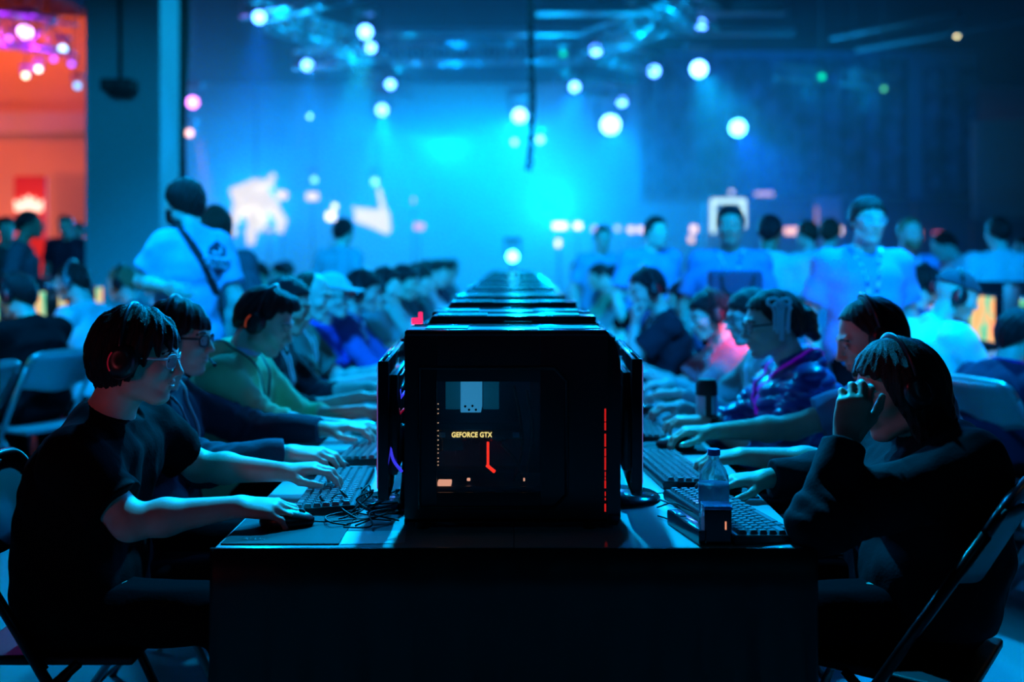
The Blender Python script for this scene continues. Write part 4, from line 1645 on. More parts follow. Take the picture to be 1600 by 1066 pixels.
TX = 0.655
ORD = ['first', 'second', 'third', 'fourth', 'fifth', 'sixth', 'seventh', 'eighth', 'ninth', 'tenth', 'eleventh', 'twelfth', 'thirteenth', 'fourteenth',
       'fifteenth', 'sixteenth', 'seventeenth', 'eighteenth', 'nineteenth', 'twentieth', 'twenty-first', 'twenty-second']
for i in range(6):
    for sd, x0, x1, nm in ((-1, -TX, 0.0018, 'left'), (1, -0.0018, TX, 'right')):
        make_table('folding_table', '%s long folding table from the front on the %s side of the computer row' % (ORD[i].capitalize(), nm), x0, x1, 2.17 + i * 2.44, 2.17 + (i + 1) * 2.44,
                   'folding tables of the middle row')
# skirt across the front end
bm = BM()
grid_sheet(bm, lambda u, v: Vector((-TX - 0.004 + (2 * TX + 0.008) * u, 2.160 - 0.010 * (1 - v) * (1 + math.sin(u * 60)) - 0.004 * math.sin(u * 137) * (1 - v), 0.02 + (TZ - 0.018) * v)), 160, 8, 0.003)
tag(obj('table_skirt', bm, mat('skirt_satin', (0.004, 0.004, 0.006), 0.45), None, True), 'black pleated cloth skirt over the front end of the table row', 'table skirt')

# ------------------------------------------------------------------ computer towers
M_case = mat('case_black', (0.010, 0.011, 0.016), 0.33, bump=0.02, bscale=200)
M_case2 = mat('case_gloss', (0.014, 0.015, 0.02), 0.12, coat=0.5)
M_rim = mat('case_rim', (0.10, 0.12, 0.14), 0.15, 0.6)
CW, CHh, CD = 0.470, 0.464, 0.20


def make_tower(front=False):
    root = thing('computer_tower', 'x', 'computer')
    x0, x1 = -0.253, 0.217
    cx = (x0 + x1) / 2
    M = M_case
    if front:
        wx0, wx1, wz0, wz1 = -0.178, 0.062, 0.829 - TZ, 1.085 - TZ
        bm = BM()
        th = 0.006
        y0 = 0.0
        # side panel with the window cut out
        def slab(a, b, c, d, yy=y0, t=th, bev=0.0015):
            bx(bm, ((a + b) / 2, yy + t / 2, (c + d) / 2), (b - a, t, d - c), bev)
        slab(x0, wx0, 0.02, CHh - 0.012)
        slab(wx1, x1, 0.02, CHh - 0.012)
        slab(wx0, wx1, 0.02, wz0)
        slab(wx0, wx1, wz1, CHh - 0.012)
        # raised band round the window
        rp = []
        a0, a1, c0, c1 = x0 + 0.035, wx1 + 0.06, wz0 - 0.035, wz1 + 0.032
        pts = [(a0, c0), (a0, c1 - 0.0), (a1 - 0.03, c1), (a1, c1 - 0.03), (a1, c0 + 0.03), (a1 - 0.03, c0)]
        tube(bm, [(p[0], -0.001, p[1]) for p in pts], 0.005, seg=8, closed=True)
        obj('side_panel', bm, M, root, auto=40)
        bm = BM()
        bx(bm, ((wx0 + wx1) / 2, 0.004, (wz0 + wz1) / 2), (wx1 - wx0, 0.002, wz1 - wz0))
        wm = mat('case_window', (0.4, 0.5, 0.6), 0.05)
        wm.node_tree.nodes['Principled BSDF'].inputs['Alpha'].default_value = 0.12
        obj('window', bm, wm, root)
        bm = BM()
        bx(bm, (cx, CD - 0.004, CHh / 2), (CW, 0.006, CHh - 0.03))
        bx(bm, (cx, CD / 2, 0.024), (CW, CD, 0.008))
        bx(bm, (x0 + 0.003, CD / 2, CHh / 2), (0.006, CD - 0.002, CHh - 0.03))
        bx(bm, (x1 - 0.003, CD / 2, CHh / 2), (0.006, CD - 0.002, CHh - 0.03))
        obj('chassis', bm, M, root)
        # inside
        bm = BM()
        bx(bm, (-0.075, CD - 0.03, 0.25), (0.23, 0.004, 0.27))
        for i in range(9):
            bx(bm, (-0.15 + 0.02 * i, CD - 0.04, 0.16 + 0.012 * (i % 3)), (0.012, 0.02, 0.03))
        obj('motherboard', bm, mat('board_blue', (0.02, 0.06, 0.10), 0.4), root)
        bm = BM()
        bx(bm, (-0.101, 0.075, 0.31), (0.048, 0.09, 0.082), 0.002)
        ck = obj('cooler', bm, mat('cooler_metal_lit', (0.55, 0.75, 0.85), 0.3, 0.3, emit=(0.05, 0.45, 0.9), es=0.5), root, auto=40)  # emission stands in for blue light falling on the metal
        bm = BM()
        for dx, dz in ((-0.013, 0.284), (-0.004, 0.276), (0.004, 0.285), (0.012, 0.276)):
            lathe(bm, [(0, -0.002), (0.0028, -0.002), (0.0028, 0.002), (0, 0.002)], (-0.101 + dx, 0.029, dz), 10, 'Y')
        obj('screw', bm, mat('screw_dark', (0.02, 0.04, 0.06), 0.2, 0.8), ck)
        bm = BM()
        bx(bm, (-0.145, 0.10, 0.31), (0.038, 0.02, 0.085))
        bx(bm, (-0.055, 0.10, 0.31), (0.038, 0.02, 0.085))
        obj('heat_spreader', bm, mat('board_teal', (0.04, 0.14, 0.2), 0.4, emit=(0.0, 0.12, 0.22), es=0.25), root)  # light put into the material as a faint teal emission
        # graphics card
        g = BM()
        bx(g, (-0.085, 0.085, 0.217), (0.21, 0.10, 0.022), 0.003)
        bx(g, (-0.15, 0.09, 0.19), (0.06, 0.08, 0.03), 0.003)
        for x in (-0.135, -0.045):
            lathe(g, [(0, -0.005), (0.034, -0.005), (0.036, 0.004), (0, 0.004)], (x, 0.085, 0.203), 24, 'Z')
        for x in (-0.168, 0.005):
            bx(g, (x, 0.032, 0.217), (0.016, 0.006, 0.012), 0.001, mi=1)
        gc = obj('graphics_card', g, [M_case2, mat('card_trim', (0.1, 0.3, 0.4), 0.2, 0.5)], root, auto=40)
        fo = text_mesh('logo_text', 'GEFORCE GTX', 0.0165, glow('logo_yellow', (0.95, 0.75, 0.25), 1.3), gc, 0.0004, 0.0006, 1.06)
        fo.location = (-0.0985, 0.0245, 0.2175)
        fo.scale = (0.82, 1, 1)
        fo.rotation_euler = (PI / 2, 0, 0)
        bm = BM()
        bx(bm, (-0.061, 0.04, 0.171), (0.006, 0.004, 0.055), 0.001)
        m_ = Matrix.Translation((-0.0545, 0.04, 0.136)) @ Matrix.Rotation(math.radians(40), 4, 'Y')
        bx(bm, (0, 0, 0), (0.026, 0.004, 0.008), 0.001, mtx=m_)
        obj('led_strip', bm, glow('led_red', (1.0, 0.03, 0.015), 1.3), gc)
        bm = BM()
        for z in (0.292, 0.280, 0.270, 0.248, 0.23, 0.218, 0.208, 0.196, 0.187, 0.178, 0.166, 0.158, 0.15):
            lathe(bm, [(0, -0.001), (0.0013, -0.001), (0.0013, 0.001), (0, 0.001)], (wx0 + 0.002, 0.012, z), 8, 'Y')
        obj('indicator_lights', bm, glow('led_warm', (1.0, 0.62, 0.4), 0.9), root)
        bm = BM()
        bx(bm, (-0.162, 0.03, 0.105), (0.032, 0.03, 0.010), 0.003)
        bx(bm, (-0.107, 0.05, 0.108), (0.008, 0.01, 0.006), 0.002)
        bx(bm, (0.024, 0.04, 0.110), (0.004, 0.01, 0.006), 0.001)
        obj('power_light', bm, glow('led_peach', (1.0, 0.45, 0.3), 0.9), root)
        bm = BM()
        for p_ in ([(0.0, 0.05, 0.33), (0.015, 0.05, 0.25), (0.02, 0.06, 0.18), (0.0, 0.07, 0.10)], [(0.03, 0.05, 0.32), (0.045, 0.05, 0.22), (0.03, 0.06, 0.12)],
                   [(-0.03, 0.05, 0.19), (0.0, 0.045, 0.16), (0.02, 0.05, 0.12)]):
            tube(bm, smooth_pts(p_, 6), 0.004, seg=6)
        obj('cable', bm, M_dark, root, True)
        bm = BM()
        bx(bm, (-0.05, 0.10, 0.062), (0.28, 0.15, 0.07), 0.003)
        obj('power_supply', bm, M_case, root)
    else:
        bm = BM()
        bx(bm, (cx, CD / 2, CHh / 2), (CW, CD, CHh - 0.03), 0.004)
        obj('chassis', bm, M, root, auto=40)
        bm = BM()
        bx(bm, (cx - 0.05, -0.002, CHh / 2 + 0.02), (0.27, 0.006, 0.28), 0.003)
        obj('side_panel', bm, M_case2, root, auto=40)
    # top cover with vents
    bm = BM()
    bx(bm, (cx, CD / 2, CHh - 0.008), (CW, CD, 0.014), 0.005)
    tp = obj('top_cover', bm, M_case2, root, auto=40)
    bm = BM()
    for i in range(5):
        bx(bm, (0.115, CD * 0.28 + i * 0.022, CHh - 0.0005), (0.11, 0.012, 0.003))
    bx(bm, (0.185, CD / 2, CHh - 0.0005), (0.04, 0.09, 0.003))
    bx(bm, (-0.16, CD / 2, CHh - 0.0005), (0.10, 0.09, 0.003))
    obj('vent', bm, M_dark, tp)
    bm = BM()
    for yy in (0.006, CD - 0.006):
        tube(bm, [(x0 + 0.004, yy, CHh - 0.002), (x1 - 0.004, yy, CHh - 0.002)], 0.0032, seg=6)
    obj('rim', bm, M_rim, tp, True)
    # front bezel
    bm = BM()
    r = []
    prof = [(x1, CHh - 0.004), (x1 + 0.018, CHh - 0.03), (x1 + 0.030, CHh - 0.075), (x1 + 0.030, 0.03), (x1 + 0.022, 0.012), (x1, 0.012)]
    fr = [bm.verts.new((a, 0.004, b)) for a, b in prof]
    bk = [bm.verts.new((a, CD - 0.004, b)) for a, b in prof]
    bm.faces.new(fr)
    bm.faces.new(bk[::-1])
    for i in range(6):
        bm.faces.new((fr[i], fr[(i + 1) % 6], bk[(i + 1) % 6], bk[i]))
    bz = obj('front_bezel', bm, M_case2, root, auto=30)
    if front:
        bm = BM()
        rnd = random.Random(4)
        z = 0.045
        while z < 0.255:
            h = rnd.choice([0.006, 0.018, 0.03, 0.01])
            bx(bm, (x1 - 0.006, -0.0006, z + h / 2), (0.0038 if h > 0.01 else 0.0025, 0.002, h), 0.0005)
            z += h + rnd.choice([0.002, 0.008, 0.004])
        obj('bezel_light', bm, glow('led_red_dim', (1.0, 0.02, 0.02), 0.55), bz)
    bm = BM()
    for sx in (x0 + 0.04, x1 - 0.04):
        for sy in (0.03, CD - 0.03):
            lathe(bm, [(0, 0), (0.016, 0), (0.019, 0.022), (0, 0.022)], (sx, sy, 0), 14)
    obj('foot', bm, M_dark, root)
    return root


tw = make_tower(True)
tw.location = (0, 2.30, TZ)
tw['label'] = 'nearest black computer tower with lit side window and red light strip'
tw2 = make_tower(False)
ys = [2.84, 3.07, 3.72, 4.28, 4.50, 5.15, 5.62, 5.85, 6.5, 7.0, 7.25, 7.9, 8.4, 8.65, 9.3, 9.8, 10.4, 11.0, 11.6]
for i, y in enumerate(ys):
    o = tw2 if i == 0 else dup_tree(tw2)
    flip = i % 2 == 0
    o.location = ((0.012 if flip else 0) - (0.03 if flip else 0), y + (CD if flip else 0), TZ)
    o.rotation_euler = (0, 0, PI if flip else 0)
    o['label'] = 'black computer tower, %s behind the lit one in the middle row' % ORD[i]
    o['group'] = 'computer towers along the middle row'

# ------------------------------------------------------------------ monitors
SCR_A = screen_mat('screen_blue', [(0.01, 0.05, 0.25), (0.03, 0.25, 0.7), (0.15, 0.05, 0.3), (0.02, 0.15, 0.25)], 0.9)
SCR_B = screen_mat('screen_game', [(0.05, 0.25, 0.12), (0.1, 0.5, 0.3), (0.9, 0.35, 0.12), (0.8, 0.25, 0.15)], 1.6, 4.0)


def make_monitor(scr, lit=True):
    """screen faces +X; origin under the stand on the table"""
    root = thing('monitor', 'x', 'monitor')
    W, Hh = 0.53, 0.325
    zc = 0.068 + Hh / 2
    bm = BM()
    def shell(u, v):
        pass
    bx(bm, (-0.004, 0, zc), (0.026, W, Hh), 0.007)
    # bulged back
    vs = bx(bm, (-0.022, 0, zc + 0.005), (0.024, W * 0.80, Hh * 0.74), 0.010)
    obj('housing', bm, M_case2, root, auto=40)
    bm = BM()
    bx(bm, (0.0105, 0, zc + 0.006), (0.002, W - 0.03, Hh - 0.042))
    obj('screen', bm, scr, root)
    bm = BM()
    for z in (zc + 0.115, zc + 0.085):
        tube(bm, [(-0.030, -0.19, z), (-0.036, -0.1, z - 0.004), (-0.036, 0.1, z - 0.004), (-0.030, 0.19, z)], 0.003, seg=6)
    tube(bm, [(-0.004, -W / 2 + 0.01, zc + Hh / 2), (-0.004, W / 2 - 0.01, zc + Hh / 2)], 0.0035, seg=6)
    obj('trim_line', bm, M_rim, root, True)
    bm = BM()
    tube(bm, [(-0.045, 0, 0.012), (-0.048, 0, 0.10), (-0.035, 0, 0.20)], [0.022, 0.018, 0.020], seg=12)
    obj('neck', bm, M_case, root, True)
    bm = BM()
    lathe(bm, [(0.0, 0.0), (0.105, 0.0), (0.112, 0.005), (0.106, 0.011), (0.03, 0.014), (0.0, 0.014)], (-0.03, 0, 0), 36)
    obj('base', bm, M_case2, root, auto=50)
    bm = BM()
    bx(bm, (-0.004, 0.2, zc - Hh / 2 - 0.002), (0.012, 0.03, 0.004))
    obj('power_button', bm, M_rim, root)
    return root


mon = make_monitor(SCR_A)
yr = [2.615 + 0.64 * i for i in range(13)]
for i, y in enumerate(yr):
    o = mon if i == 0 else dup_tree(mon)
    o.location = (0.302, y, TZ)
    o.rotation_euler = (0, 0, math.radians(-1.5 if i == 0 else (i * 37 % 7 - 3)))
    o['label'] = 'black monitor facing right, %s from the front along the row' % ORD[i]
    o['group'] = 'monitors facing the right-hand players'
for i, y in enumerate(yr):
    o = dup_tree(mon)
    o.location = (-0.318, y - 0.05, TZ)
    o.rotation_euler = (0, 0, PI + math.radians(2.5 if i == 0 else (i * 29 % 7 - 3)))
    o['label'] = 'black monitor facing left, %s from the front along the row' % ORD[i]
    o['group'] = 'monitors facing the left-hand players'


# ------------------------------------------------------------------ keyboards, mice, mats
def make_keyboard():
    """long axis along Y, user at -X"""
    root = thing('keyboard', 'x', 'keyboard')
    Lk, Wk = 0.44, 0.150
    bm = BM()
    prof = [(-Wk / 2 - 0.012, 0.002), (-Wk / 2, 0.014), (Wk / 2, 0.024), (Wk / 2 + 0.006, 0.016), (Wk / 2 + 0.004, 0.0), (-Wk / 2 - 0.012, 0.0)]
    fr = [bm.verts.new((a, -Lk / 2, b)) for a, b in prof]
    bk = [bm.verts.new((a, Lk / 2, b)) for a, b in prof]
    bm.faces.new(fr)
    bm.faces.new(bk[::-1])
    for i in range(6):
        bm.faces.new((fr[i], fr[(i + 1) % 6], bk[(i + 1) % 6], bk[i]))
    bmesh.ops.bevel(bm, geom=list(bm.edges), offset=0.0015, segments=2, affect='EDGES')
    obj('base', bm, M_case, root, auto=40)
    bm = BM()
    rows = 6
    for r in range(rows):
        x = -Wk / 2 + 0.012 + r * 0.0228 + (0.004 if r == 5 else 0)
        z = 0.014 + 0.010 * (x + Wk / 2) / Wk
        widths = [1] * 21
        if r == 0:
            widths = [1.3, 1.3, 1.3, 5.5, 1.3, 1.3, 1.3, 1.3, 1, 1, 1, 2, 1]
        elif r == 1:
            widths = [2.2] + [1] * 10 + [2.4, 1, 1, 1, 1, 1]
        tot = sum(widths)
        y = -Lk / 2 + 0.008
        uw = (Lk - 0.016) / tot
        for w_ in reversed(widths):
            h = 0.0085
            b = uw * w_ - 0.0048
            cxx, cyy = x, y + uw * w_ / 2
            v = []
            for dz, sh in ((0, 0.0), (h, 0.0028)):
                for sx, sy in ((-1, -1), (1, -1), (1, 1), (-1, 1)):
                    v.append(bm.verts.new((cxx + sx * (0.0097 - sh), cyy + sy * (b / 2 - sh * 0.8), z + dz)))
            bm.faces.new(v[4:8])
            for k in range(4):
                bm.faces.new((v[k], v[(k + 1) % 4], v[4 + (k + 1) % 4], v[4 + k]))
            y += uw * w_
    ks = obj('keycaps', bm, mat('keycap', (0.22, 0.24, 0.26), 0.25, spec=0.8, coat=0.5), root)
    ks['kind'] = 'stuff'
    bm = BM()
    for yy in (-0.15, 0.15):
        bx(bm, (Wk / 2 - 0.01, yy, -0.0005), (0.02, 0.03, 0.003))
    return root


def make_mouse(col=(0.01, 0.01, 0.012), led=(0.1, 1.0, 0.4)):
    root = thing('computer_mouse', 'x', 'mouse')
    S = SDF()
    S.ell((0, 0, 0.010), (0.062, 0.033, 0.026), k=0.01)
    S.ell((-0.018, 0, 0.012), (0.042, 0.035, 0.028), k=0.02)
    S.post.append(lambda P, d: np.maximum(d, 0.0005 - P[:, 2]))
    me, _ = mesh_sdf('shell', S, 0.003, pad=0.01, slack=0.005)
    link_mesh('shell', me, mat('mouse_black', col, 0.3, spec=0.6), root)
    bm = BM()
    lathe(bm, [(0, -0.004), (0.011, -0.003), (0.011, 0.003), (0, 0.004)], (0.030, 0, 0.027), 16, 'Y')
    obj('wheel', bm, mat('mouse_wheel', (0.03, 0.03, 0.03), 0.6), root, True)
    bm = BM()
    bx(bm, (-0.040, 0, 0.034), (0.012, 0.009, 0.003), 0.001)
    obj('logo_light', bm, glow('mouse_led', led, 1.5), root)
    bm = BM()
    tube(bm, smooth_pts([(0.058, 0, 0.008), (0.10, 0.01, 0.004), (0.17, 0.03, 0.003), (0.24, 0.01, 0.003)], 6), 0.0018, seg=5)
    obj('cord', bm, M_dark, root, True)
    return root


kb = make_keyboard()
ms = make_mouse()
KL = [(-0.475, 2.66, 2), (-0.455, 3.24, -2), (-0.47, 3.88, 3), (-0.47, 4.52, 0)] + [(-0.47, 4.52 + 0.64 * i, (i * 3) % 5 - 2) for i in range(1, 6)]
for i, (x, y, a) in enumerate(KL):
    o = kb if i == 0 else dup_tree(kb)
    o.location = (x, y, TZ)
    o.rotation_euler = (0, 0, math.radians(a))
    o['label'] = 'black keyboard on the left tables, %s from the front' % ORD[i]
    o['group'] = 'keyboards on the left tables'
KR = [(0.515, 2.41, 12), (0.462, 2.93, 6), (0.46, 3.62, -3), (0.46, 4.3, 0)] + [(0.46, 4.3 + 0.64 * i, (i * 3) % 5 - 2) for i in range(1, 6)]
for i, (x, y, a) in enumerate(KR):
    o = dup_tree(kb)
    o.location = (x, y, TZ)
    o.rotation_euler = (0, 0, PI + math.radians(a))
    o['label'] = 'black keyboard on the right tables, %s from the front' % ORD[i]
    o['group'] = 'keyboards on the right tables'
ML = [(-0.530, 2.335, 5), (-0.545, 2.93, 8), (-0.52, 3.56, 0), (-0.52, 4.22, 0)] + [(-0.52, 4.22 + 0.64 * i, 0) for i in range(1, 6)]
for i, (x, y, a) in enumerate(ML):
    o = ms if i == 0 else dup_tree(ms)
    o.location = (x, y, TZ + 0.004)
    o.rotation_euler = (0, 0, math.radians(a))
    o['label'] = 'black computer mouse on the left tables, %s from the front' % ORD[i]
    o['group'] = 'mice on the left tables'
MR = [(0.545, 2.665, 0), (0.53, 3.28, -10), (0.52, 3.95, 0), (0.52, 4.6, 0)] + [(0.52, 4.6 + 0.64 * i, 0) for i in range(1, 6)]
for i, (x, y, a) in enumerate(MR):
    o = dup_tree(ms)
    o.location = (x, y, TZ + 0.004)
    o.rotation_euler = (0, 0, PI + math.radians(a))
    o['label'] = 'black computer mouse on the right tables, %s from the front' % ORD[i]
    o['group'] = 'mice on the right tables'
M_pad = mat('mouse_mat', (0.008, 0.009, 0.012), 0.75)
for i, (x, y, w_, l_, a, lab) in enumerate([(-0.515, 2.305, 0.26, 0.235, 0, 'black mouse mat at the front left corner of the tables'), (-0.53, 2.93, 0.22, 0.12, 0, 'black mouse mat under the hand of the player in dark glasses'),
                                            (0.545, 2.675, 0.20, 0.13, 0, 'black mouse mat behind the water bottle'), (0.52, 3.29, 0.22, 0.2, 0, 'dark mouse mat by the second right-hand keyboard')]):
    bm = BM()
    bx(bm, (0, 0, 0.002), (w_, l_, 0.0036), 0.0015)
    o = tag(obj('mouse_mat', bm, M_pad), lab, 'mouse mat')
    o.location = (x, y, TZ)
# lettering on the front left mat
fo = text_mesh('mat_lettering', 'ASUS', 0.022, mat('mat_print', (0.18, 0.2, 0.22), 0.5), None)
for o in bpy.data.objects:
    if o.name == 'mouse_mat':
        fo.parent = o
fo.location = (-0.065, -0.085, 0.004)

# paper sheets and cloth by the left player
bm = BM()
bx(bm, (0, 0, 0.001), (0.14, 0.10, 0.001))
o = tag(obj('paper_sheet', bm, mat('paper', (0.6, 0.65, 0.68), 0.5)), 'white paper sheet on the table right of the mouse mat', 'paper')
o.location = (-0.315, 2.245, TZ)
o.rotation_euler = (0, 0, math.radians(4))

# ------------------------------------------------------------------ bottle, phone and dock on the right
t = thing('water_bottle', 'clear plastic water bottle with blue cap beside the front keyboard', 'bottle', (0.462, 2.30, TZ))
bm = BM()
prof = [(0.0, 0.003), (0.026, 0.0), (0.033, 0.006), (0.0345, 0.02)]
for i in range(6):
    z = 0.03 + i * 0.008
    prof += [(0.0345, z), (0.0325, z + 0.004)]
prof += [(0.0345, 0.082), (0.0345, 0.118), (0.0335, 0.126), (0.028, 0.142), (0.018, 0.158), (0.0125, 0.166), (0.0125, 0.178), (0.0, 0.178)]
lathe(bm, prof, (0, 0, 0), 40)
bmat = bpy.data.materials.new('bottle_plastic')
bmat.use_nodes = True
b_ = bmat.node_tree.nodes['Principled BSDF']
b_.inputs['Base Color'].default_value = (0.6, 0.85, 1.0, 1)
b_.inputs['Roughness'].default_value = 0.05
b_.inputs['Transmission Weight'].default_value = 0.85
b_.inputs['IOR'].default_value = 1.2
b_.inputs['Alpha'].default_value = 0.75
obj('bottle_body', bm, bmat, t, True)
bm = BM()
lathe(bm, [(0.0352, 0.050), (0.0354, 0.052), (0.0354, 0.108), (0.0352, 0.110)], (0, 0, 0), 40)
lab = mat('bottle_label', (0.12, 0.28, 0.50), 0.35)
lab.node_tree.nodes['Principled BSDF'].inputs['Alpha'].default_value = 0.55
obj('label_band', bm, lab, t, True)
bm = BM()
lathe(bm, [(0.0, 0.190), (0.0135, 0.190), (0.0148, 0.187), (0.0148, 0.176), (0.0, 0.176)], (0, 0, 0), 28)
obj('cap', bm, mat('cap_blue', (0.03, 0.20, 0.65), 0.35), t, auto=40)
bm = BM()
bx(bm, (0, -0.0355, 0.07), (0.004, 0.001, 0.006))
obj('label_mark', bm, mat('mark_red', (0.8, 0.02, 0.1), 0.4), t)

t = thing('desk_speaker', 'small black box with an orange light at the right table edge', 'speaker', (0.448, 2.205, TZ))
bm = BM()
bx(bm, (0, 0, 0.040), (0.060, 0.050, 0.080), 0.008, seg=3)
obj('cabinet', bm, M_case2, t, auto=40)
bm = BM()
bx(bm, (0, 0, 0.083), (0.062, 0.052, 0.008), 0.003)
obj('top_rim', bm, mat('rim_blue', (0.12, 0.25, 0.5), 0.15, 0.7), t, auto=40)
bm = BM()
bx(bm, (0.016, -0.0255, 0.045), (0.003, 0.002, 0.018), 0.0008)
obj('indicator_light', bm, glow('led_orange', (1.0, 0.35, 0.2), 1.0), t)
t = thing('handheld_device', 'slim shiny black device lying beside the small black box', 'device', (0.400, 2.275, TZ), math.radians(13))
bm = BM()
bx(bm, (0, 0, 0.017), (0.032, 0.19, 0.034), 0.006, seg=3)
obj('housing', bm, M_case2, t, auto=40)
bm = BM()
bx(bm, (-0.004, 0.055, 0.0345), (0.014, 0.06, 0.002), 0.0008)
obj('shiny_strip', bm, mat('phone_edge', (0.5, 0.7, 0.9), 0.08, 0.8), t, auto=40)

# tall flask on the right tables
t = thing('drink_flask', 'tall steel drink flask with black lid and dark stripe on the right tables', 'flask', tuple(pix(1104, 400, 3.48).xy) + (TZ,))
bm = BM()
lathe(bm, [(0, 0), (0.034, 0), (0.037, 0.004), (0.037, 0.15), (0.034, 0.155), (0, 0.155)], (0, 0, 0), 28)
obj('flask_body', bm, mat('flask_metal', (0.45, 0.6, 0.65), 0.3, 0.4), t, auto=40)
bm = BM()
lathe(bm, [(0, 0.150), (0.038, 0.150), (0.038, 0.19), (0.030, 0.205), (0, 0.205)], (0, 0, 0), 28)
obj('lid', bm, M_dark, t, auto=40)
bm = BM()
bx(bm, (0, -0.0365, 0.08), (0.020, 0.004, 0.15), 0.001)
obj('stripe', bm, M_dark, t)

# loose cables
def cable(pts, r, label, m=None, group=None):
    bm = BM()
    tube(bm, smooth_pts(pts, 8), r, seg=6)
    return tag(obj('cable', bm, m or M_dark, None, True), label, 'cable', group)


rnd = random.Random(11)
cl = ['thin black cable curling in the tangle under the left front monitor'] * 14
for i in range(14):
    x, y = -0.40 + rnd.uniform(-0.02, 0.05), 2.32 + rnd.uniform(0, 0.25)
    pts = [(x, y, TZ + 0.004)]
    for k in range(4):
        x += rnd.uniform(-0.07, 0.08)
        y += rnd.uniform(-0.06, 0.09)
        x = min(max(x, -0.48), -0.265)
        y = min(max(y, 2.26), 2.62)
        pts.append((x, y, TZ + 0.004 + abs(rnd.gauss(0, 0.020)) * (k < 3)))
    cable(pts, 0.0022, cl[i], group='cable tangle at the left front monitor')
cable([(-0.27, 2.5, 1.04), (-0.295, 2.42, 1.00), (-0.298, 2.38, 0.95), (-0.285, 2.34, 0.90), (-0.262, 2.33, 0.87)], 0.0035, 'glowing blue cable arching behind the left front monitor', mat('cable_blue', (0.02, 0.02, 0.9), 0.3, emit=(0.05, 0.05, 1.0), es=0.8))
cable([(-0.27, 2.45, 1.0), (-0.30, 2.40, 0.965), (-0.318, 2.35, 0.92), (-0.318, 2.33, 0.86), (-0.300, 2.32, 0.82)], 0.0028, 'dark red cable crossing behind the left front monitor', mat('cable_red', (0.5, 0.01, 0.03), 0.3, emit=(0.6, 0.0, 0.05), es=0.25))
cable([(0.36, 2.62, TZ + 0.004), (0.40, 2.53, TZ + 0.006), (0.44, 2.50, TZ + 0.004), (0.50, 2.62, TZ + 0.004)], 0.002, 'black cable looping from the right monitor base to the mouse')
cable([(0.36, 2.50, TZ + 0.004), (0.39, 2.44, TZ + 0.03), (0.42, 2.42, TZ + 0.02), (0.46, 2.40, TZ + 0.008)], 0.002, 'black cable rising between monitor base and front right keyboard')
cable([(0.35, 2.42, TZ + 0.004), (0.39, 2.36, TZ + 0.006), (0.43, 2.38, TZ + 0.004)], 0.002, 'short black cable lying left of the water bottle')
cable([(0.585, 2.34, TZ + 0.01), (0.62, 2.30, TZ + 0.004), (0.605, 2.25, TZ + 0.004), (0.565, 2.235, TZ + 0.004), (0.51, 2.225, TZ + 0.004)], 0.002, 'black cable curling at the front right table corner')
cable([(0.60, 2.36, TZ + 0.01), (0.635, 2.31, TZ + 0.004), (0.645, 2.26, TZ + 0.004)], 0.002, 'thin black cable by the elbow of the long haired woman')


# ------------------------------------------------------------------ folding chairs
def make_chair(m, seatm):
    """faces +X"""
    root = thing('folding_chair', 'x', 'chair')
    for s in (-1, 1):
        bm = BM()
        y = s * 0.205
        tube(bm, [(0.24, y, 0.0), (0.10, y, 0.30), (-0.03, y, 0.52), (-0.20, y, 0.80)], 0.0125, seg=8)
        obj('leg', bm, m, root, True)
        bm = BM()
        y = s * 0.185
        tube(bm, [(-0.28, y, 0.0), (-0.06, y, 0.30), (0.10, y, 0.44)], 0.0115, seg=8)
        obj('leg', bm, m, root, True)
        bm = BM()
        tube(bm, [(0.03, s * 0.196, 0.43), (-0.02, s * 0.196, 0.50)], 0.008, seg=6)
        obj('hinge', bm, m, root, True)
    bm = BM()
    tube(bm, [(0.17, -0.205, 0.15), (0.17, 0.205, 0.15)], 0.010, seg=8)
    obj('crossbar', bm, m, root, True)
    bm = BM()
    tube(bm, [(-0.22, -0.185, 0.085), (-0.22, 0.185, 0.085)], 0.010, seg=8)
    obj('crossbar', bm, m, root, True)
    bm = BM()
    tube(bm, smooth_pts([(-0.20, -0.205, 0.80), (-0.225, -0.19, 0.845), (-0.232, -0.12, 0.862), (-0.232, 0.12, 0.862), (-0.225, 0.19, 0.845), (-0.20, 0.205, 0.80)], 4), 0.0125, seg=8)
    obj('top_rail', bm, m, root, True)
    bm = BM()
    bx(bm, (0.03, 0, 0.445), (0.39, 0.37, 0.022), 0.010, seg=3)
    obj('seat', bm, seatm, root, auto=50)
    bm = BM()
    grid_sheet(bm, lambda u, v: Vector((-0.12 - 0.112 * v - 0.030 * math.sin(PI * u), (u - 0.5) * 0.405, 0.665 + 0.19 * v - 0.015 * (1 - v) * math.cos(2 * PI * (u - 0.5)))), 14, 6, 0.006)
    obj('backrest', bm, seatm, root, True)
    return root


CH_M = make_chair(M_steel, mat('chair_seat_metal', (0.30, 0.33, 0.35), 0.4, 0.4))
CH_B = make_chair(mat('chair_black_metal', (0.01, 0.01, 0.012), 0.3, 0.5), mat('chair_black_seat', (0.006, 0.006, 0.008), 0.5))


def chair(src, x, y, rz, label, group=None):
    o = dup_tree(src, loc=(x, y, 0), rotz=math.radians(rz))
    o['label'] = label
    if group:
        o['group'] = group
    return o

# ------------------------------------------------------------------ the people at the middle row
LAN_DARK = mat('lanyard_dark', (0.02, 0.02, 0.03), 0.5)
LAN_WHITE = mat('lanyard_white', (0.7, 0.75, 0.8), 0.4)
LAN_DOT = None


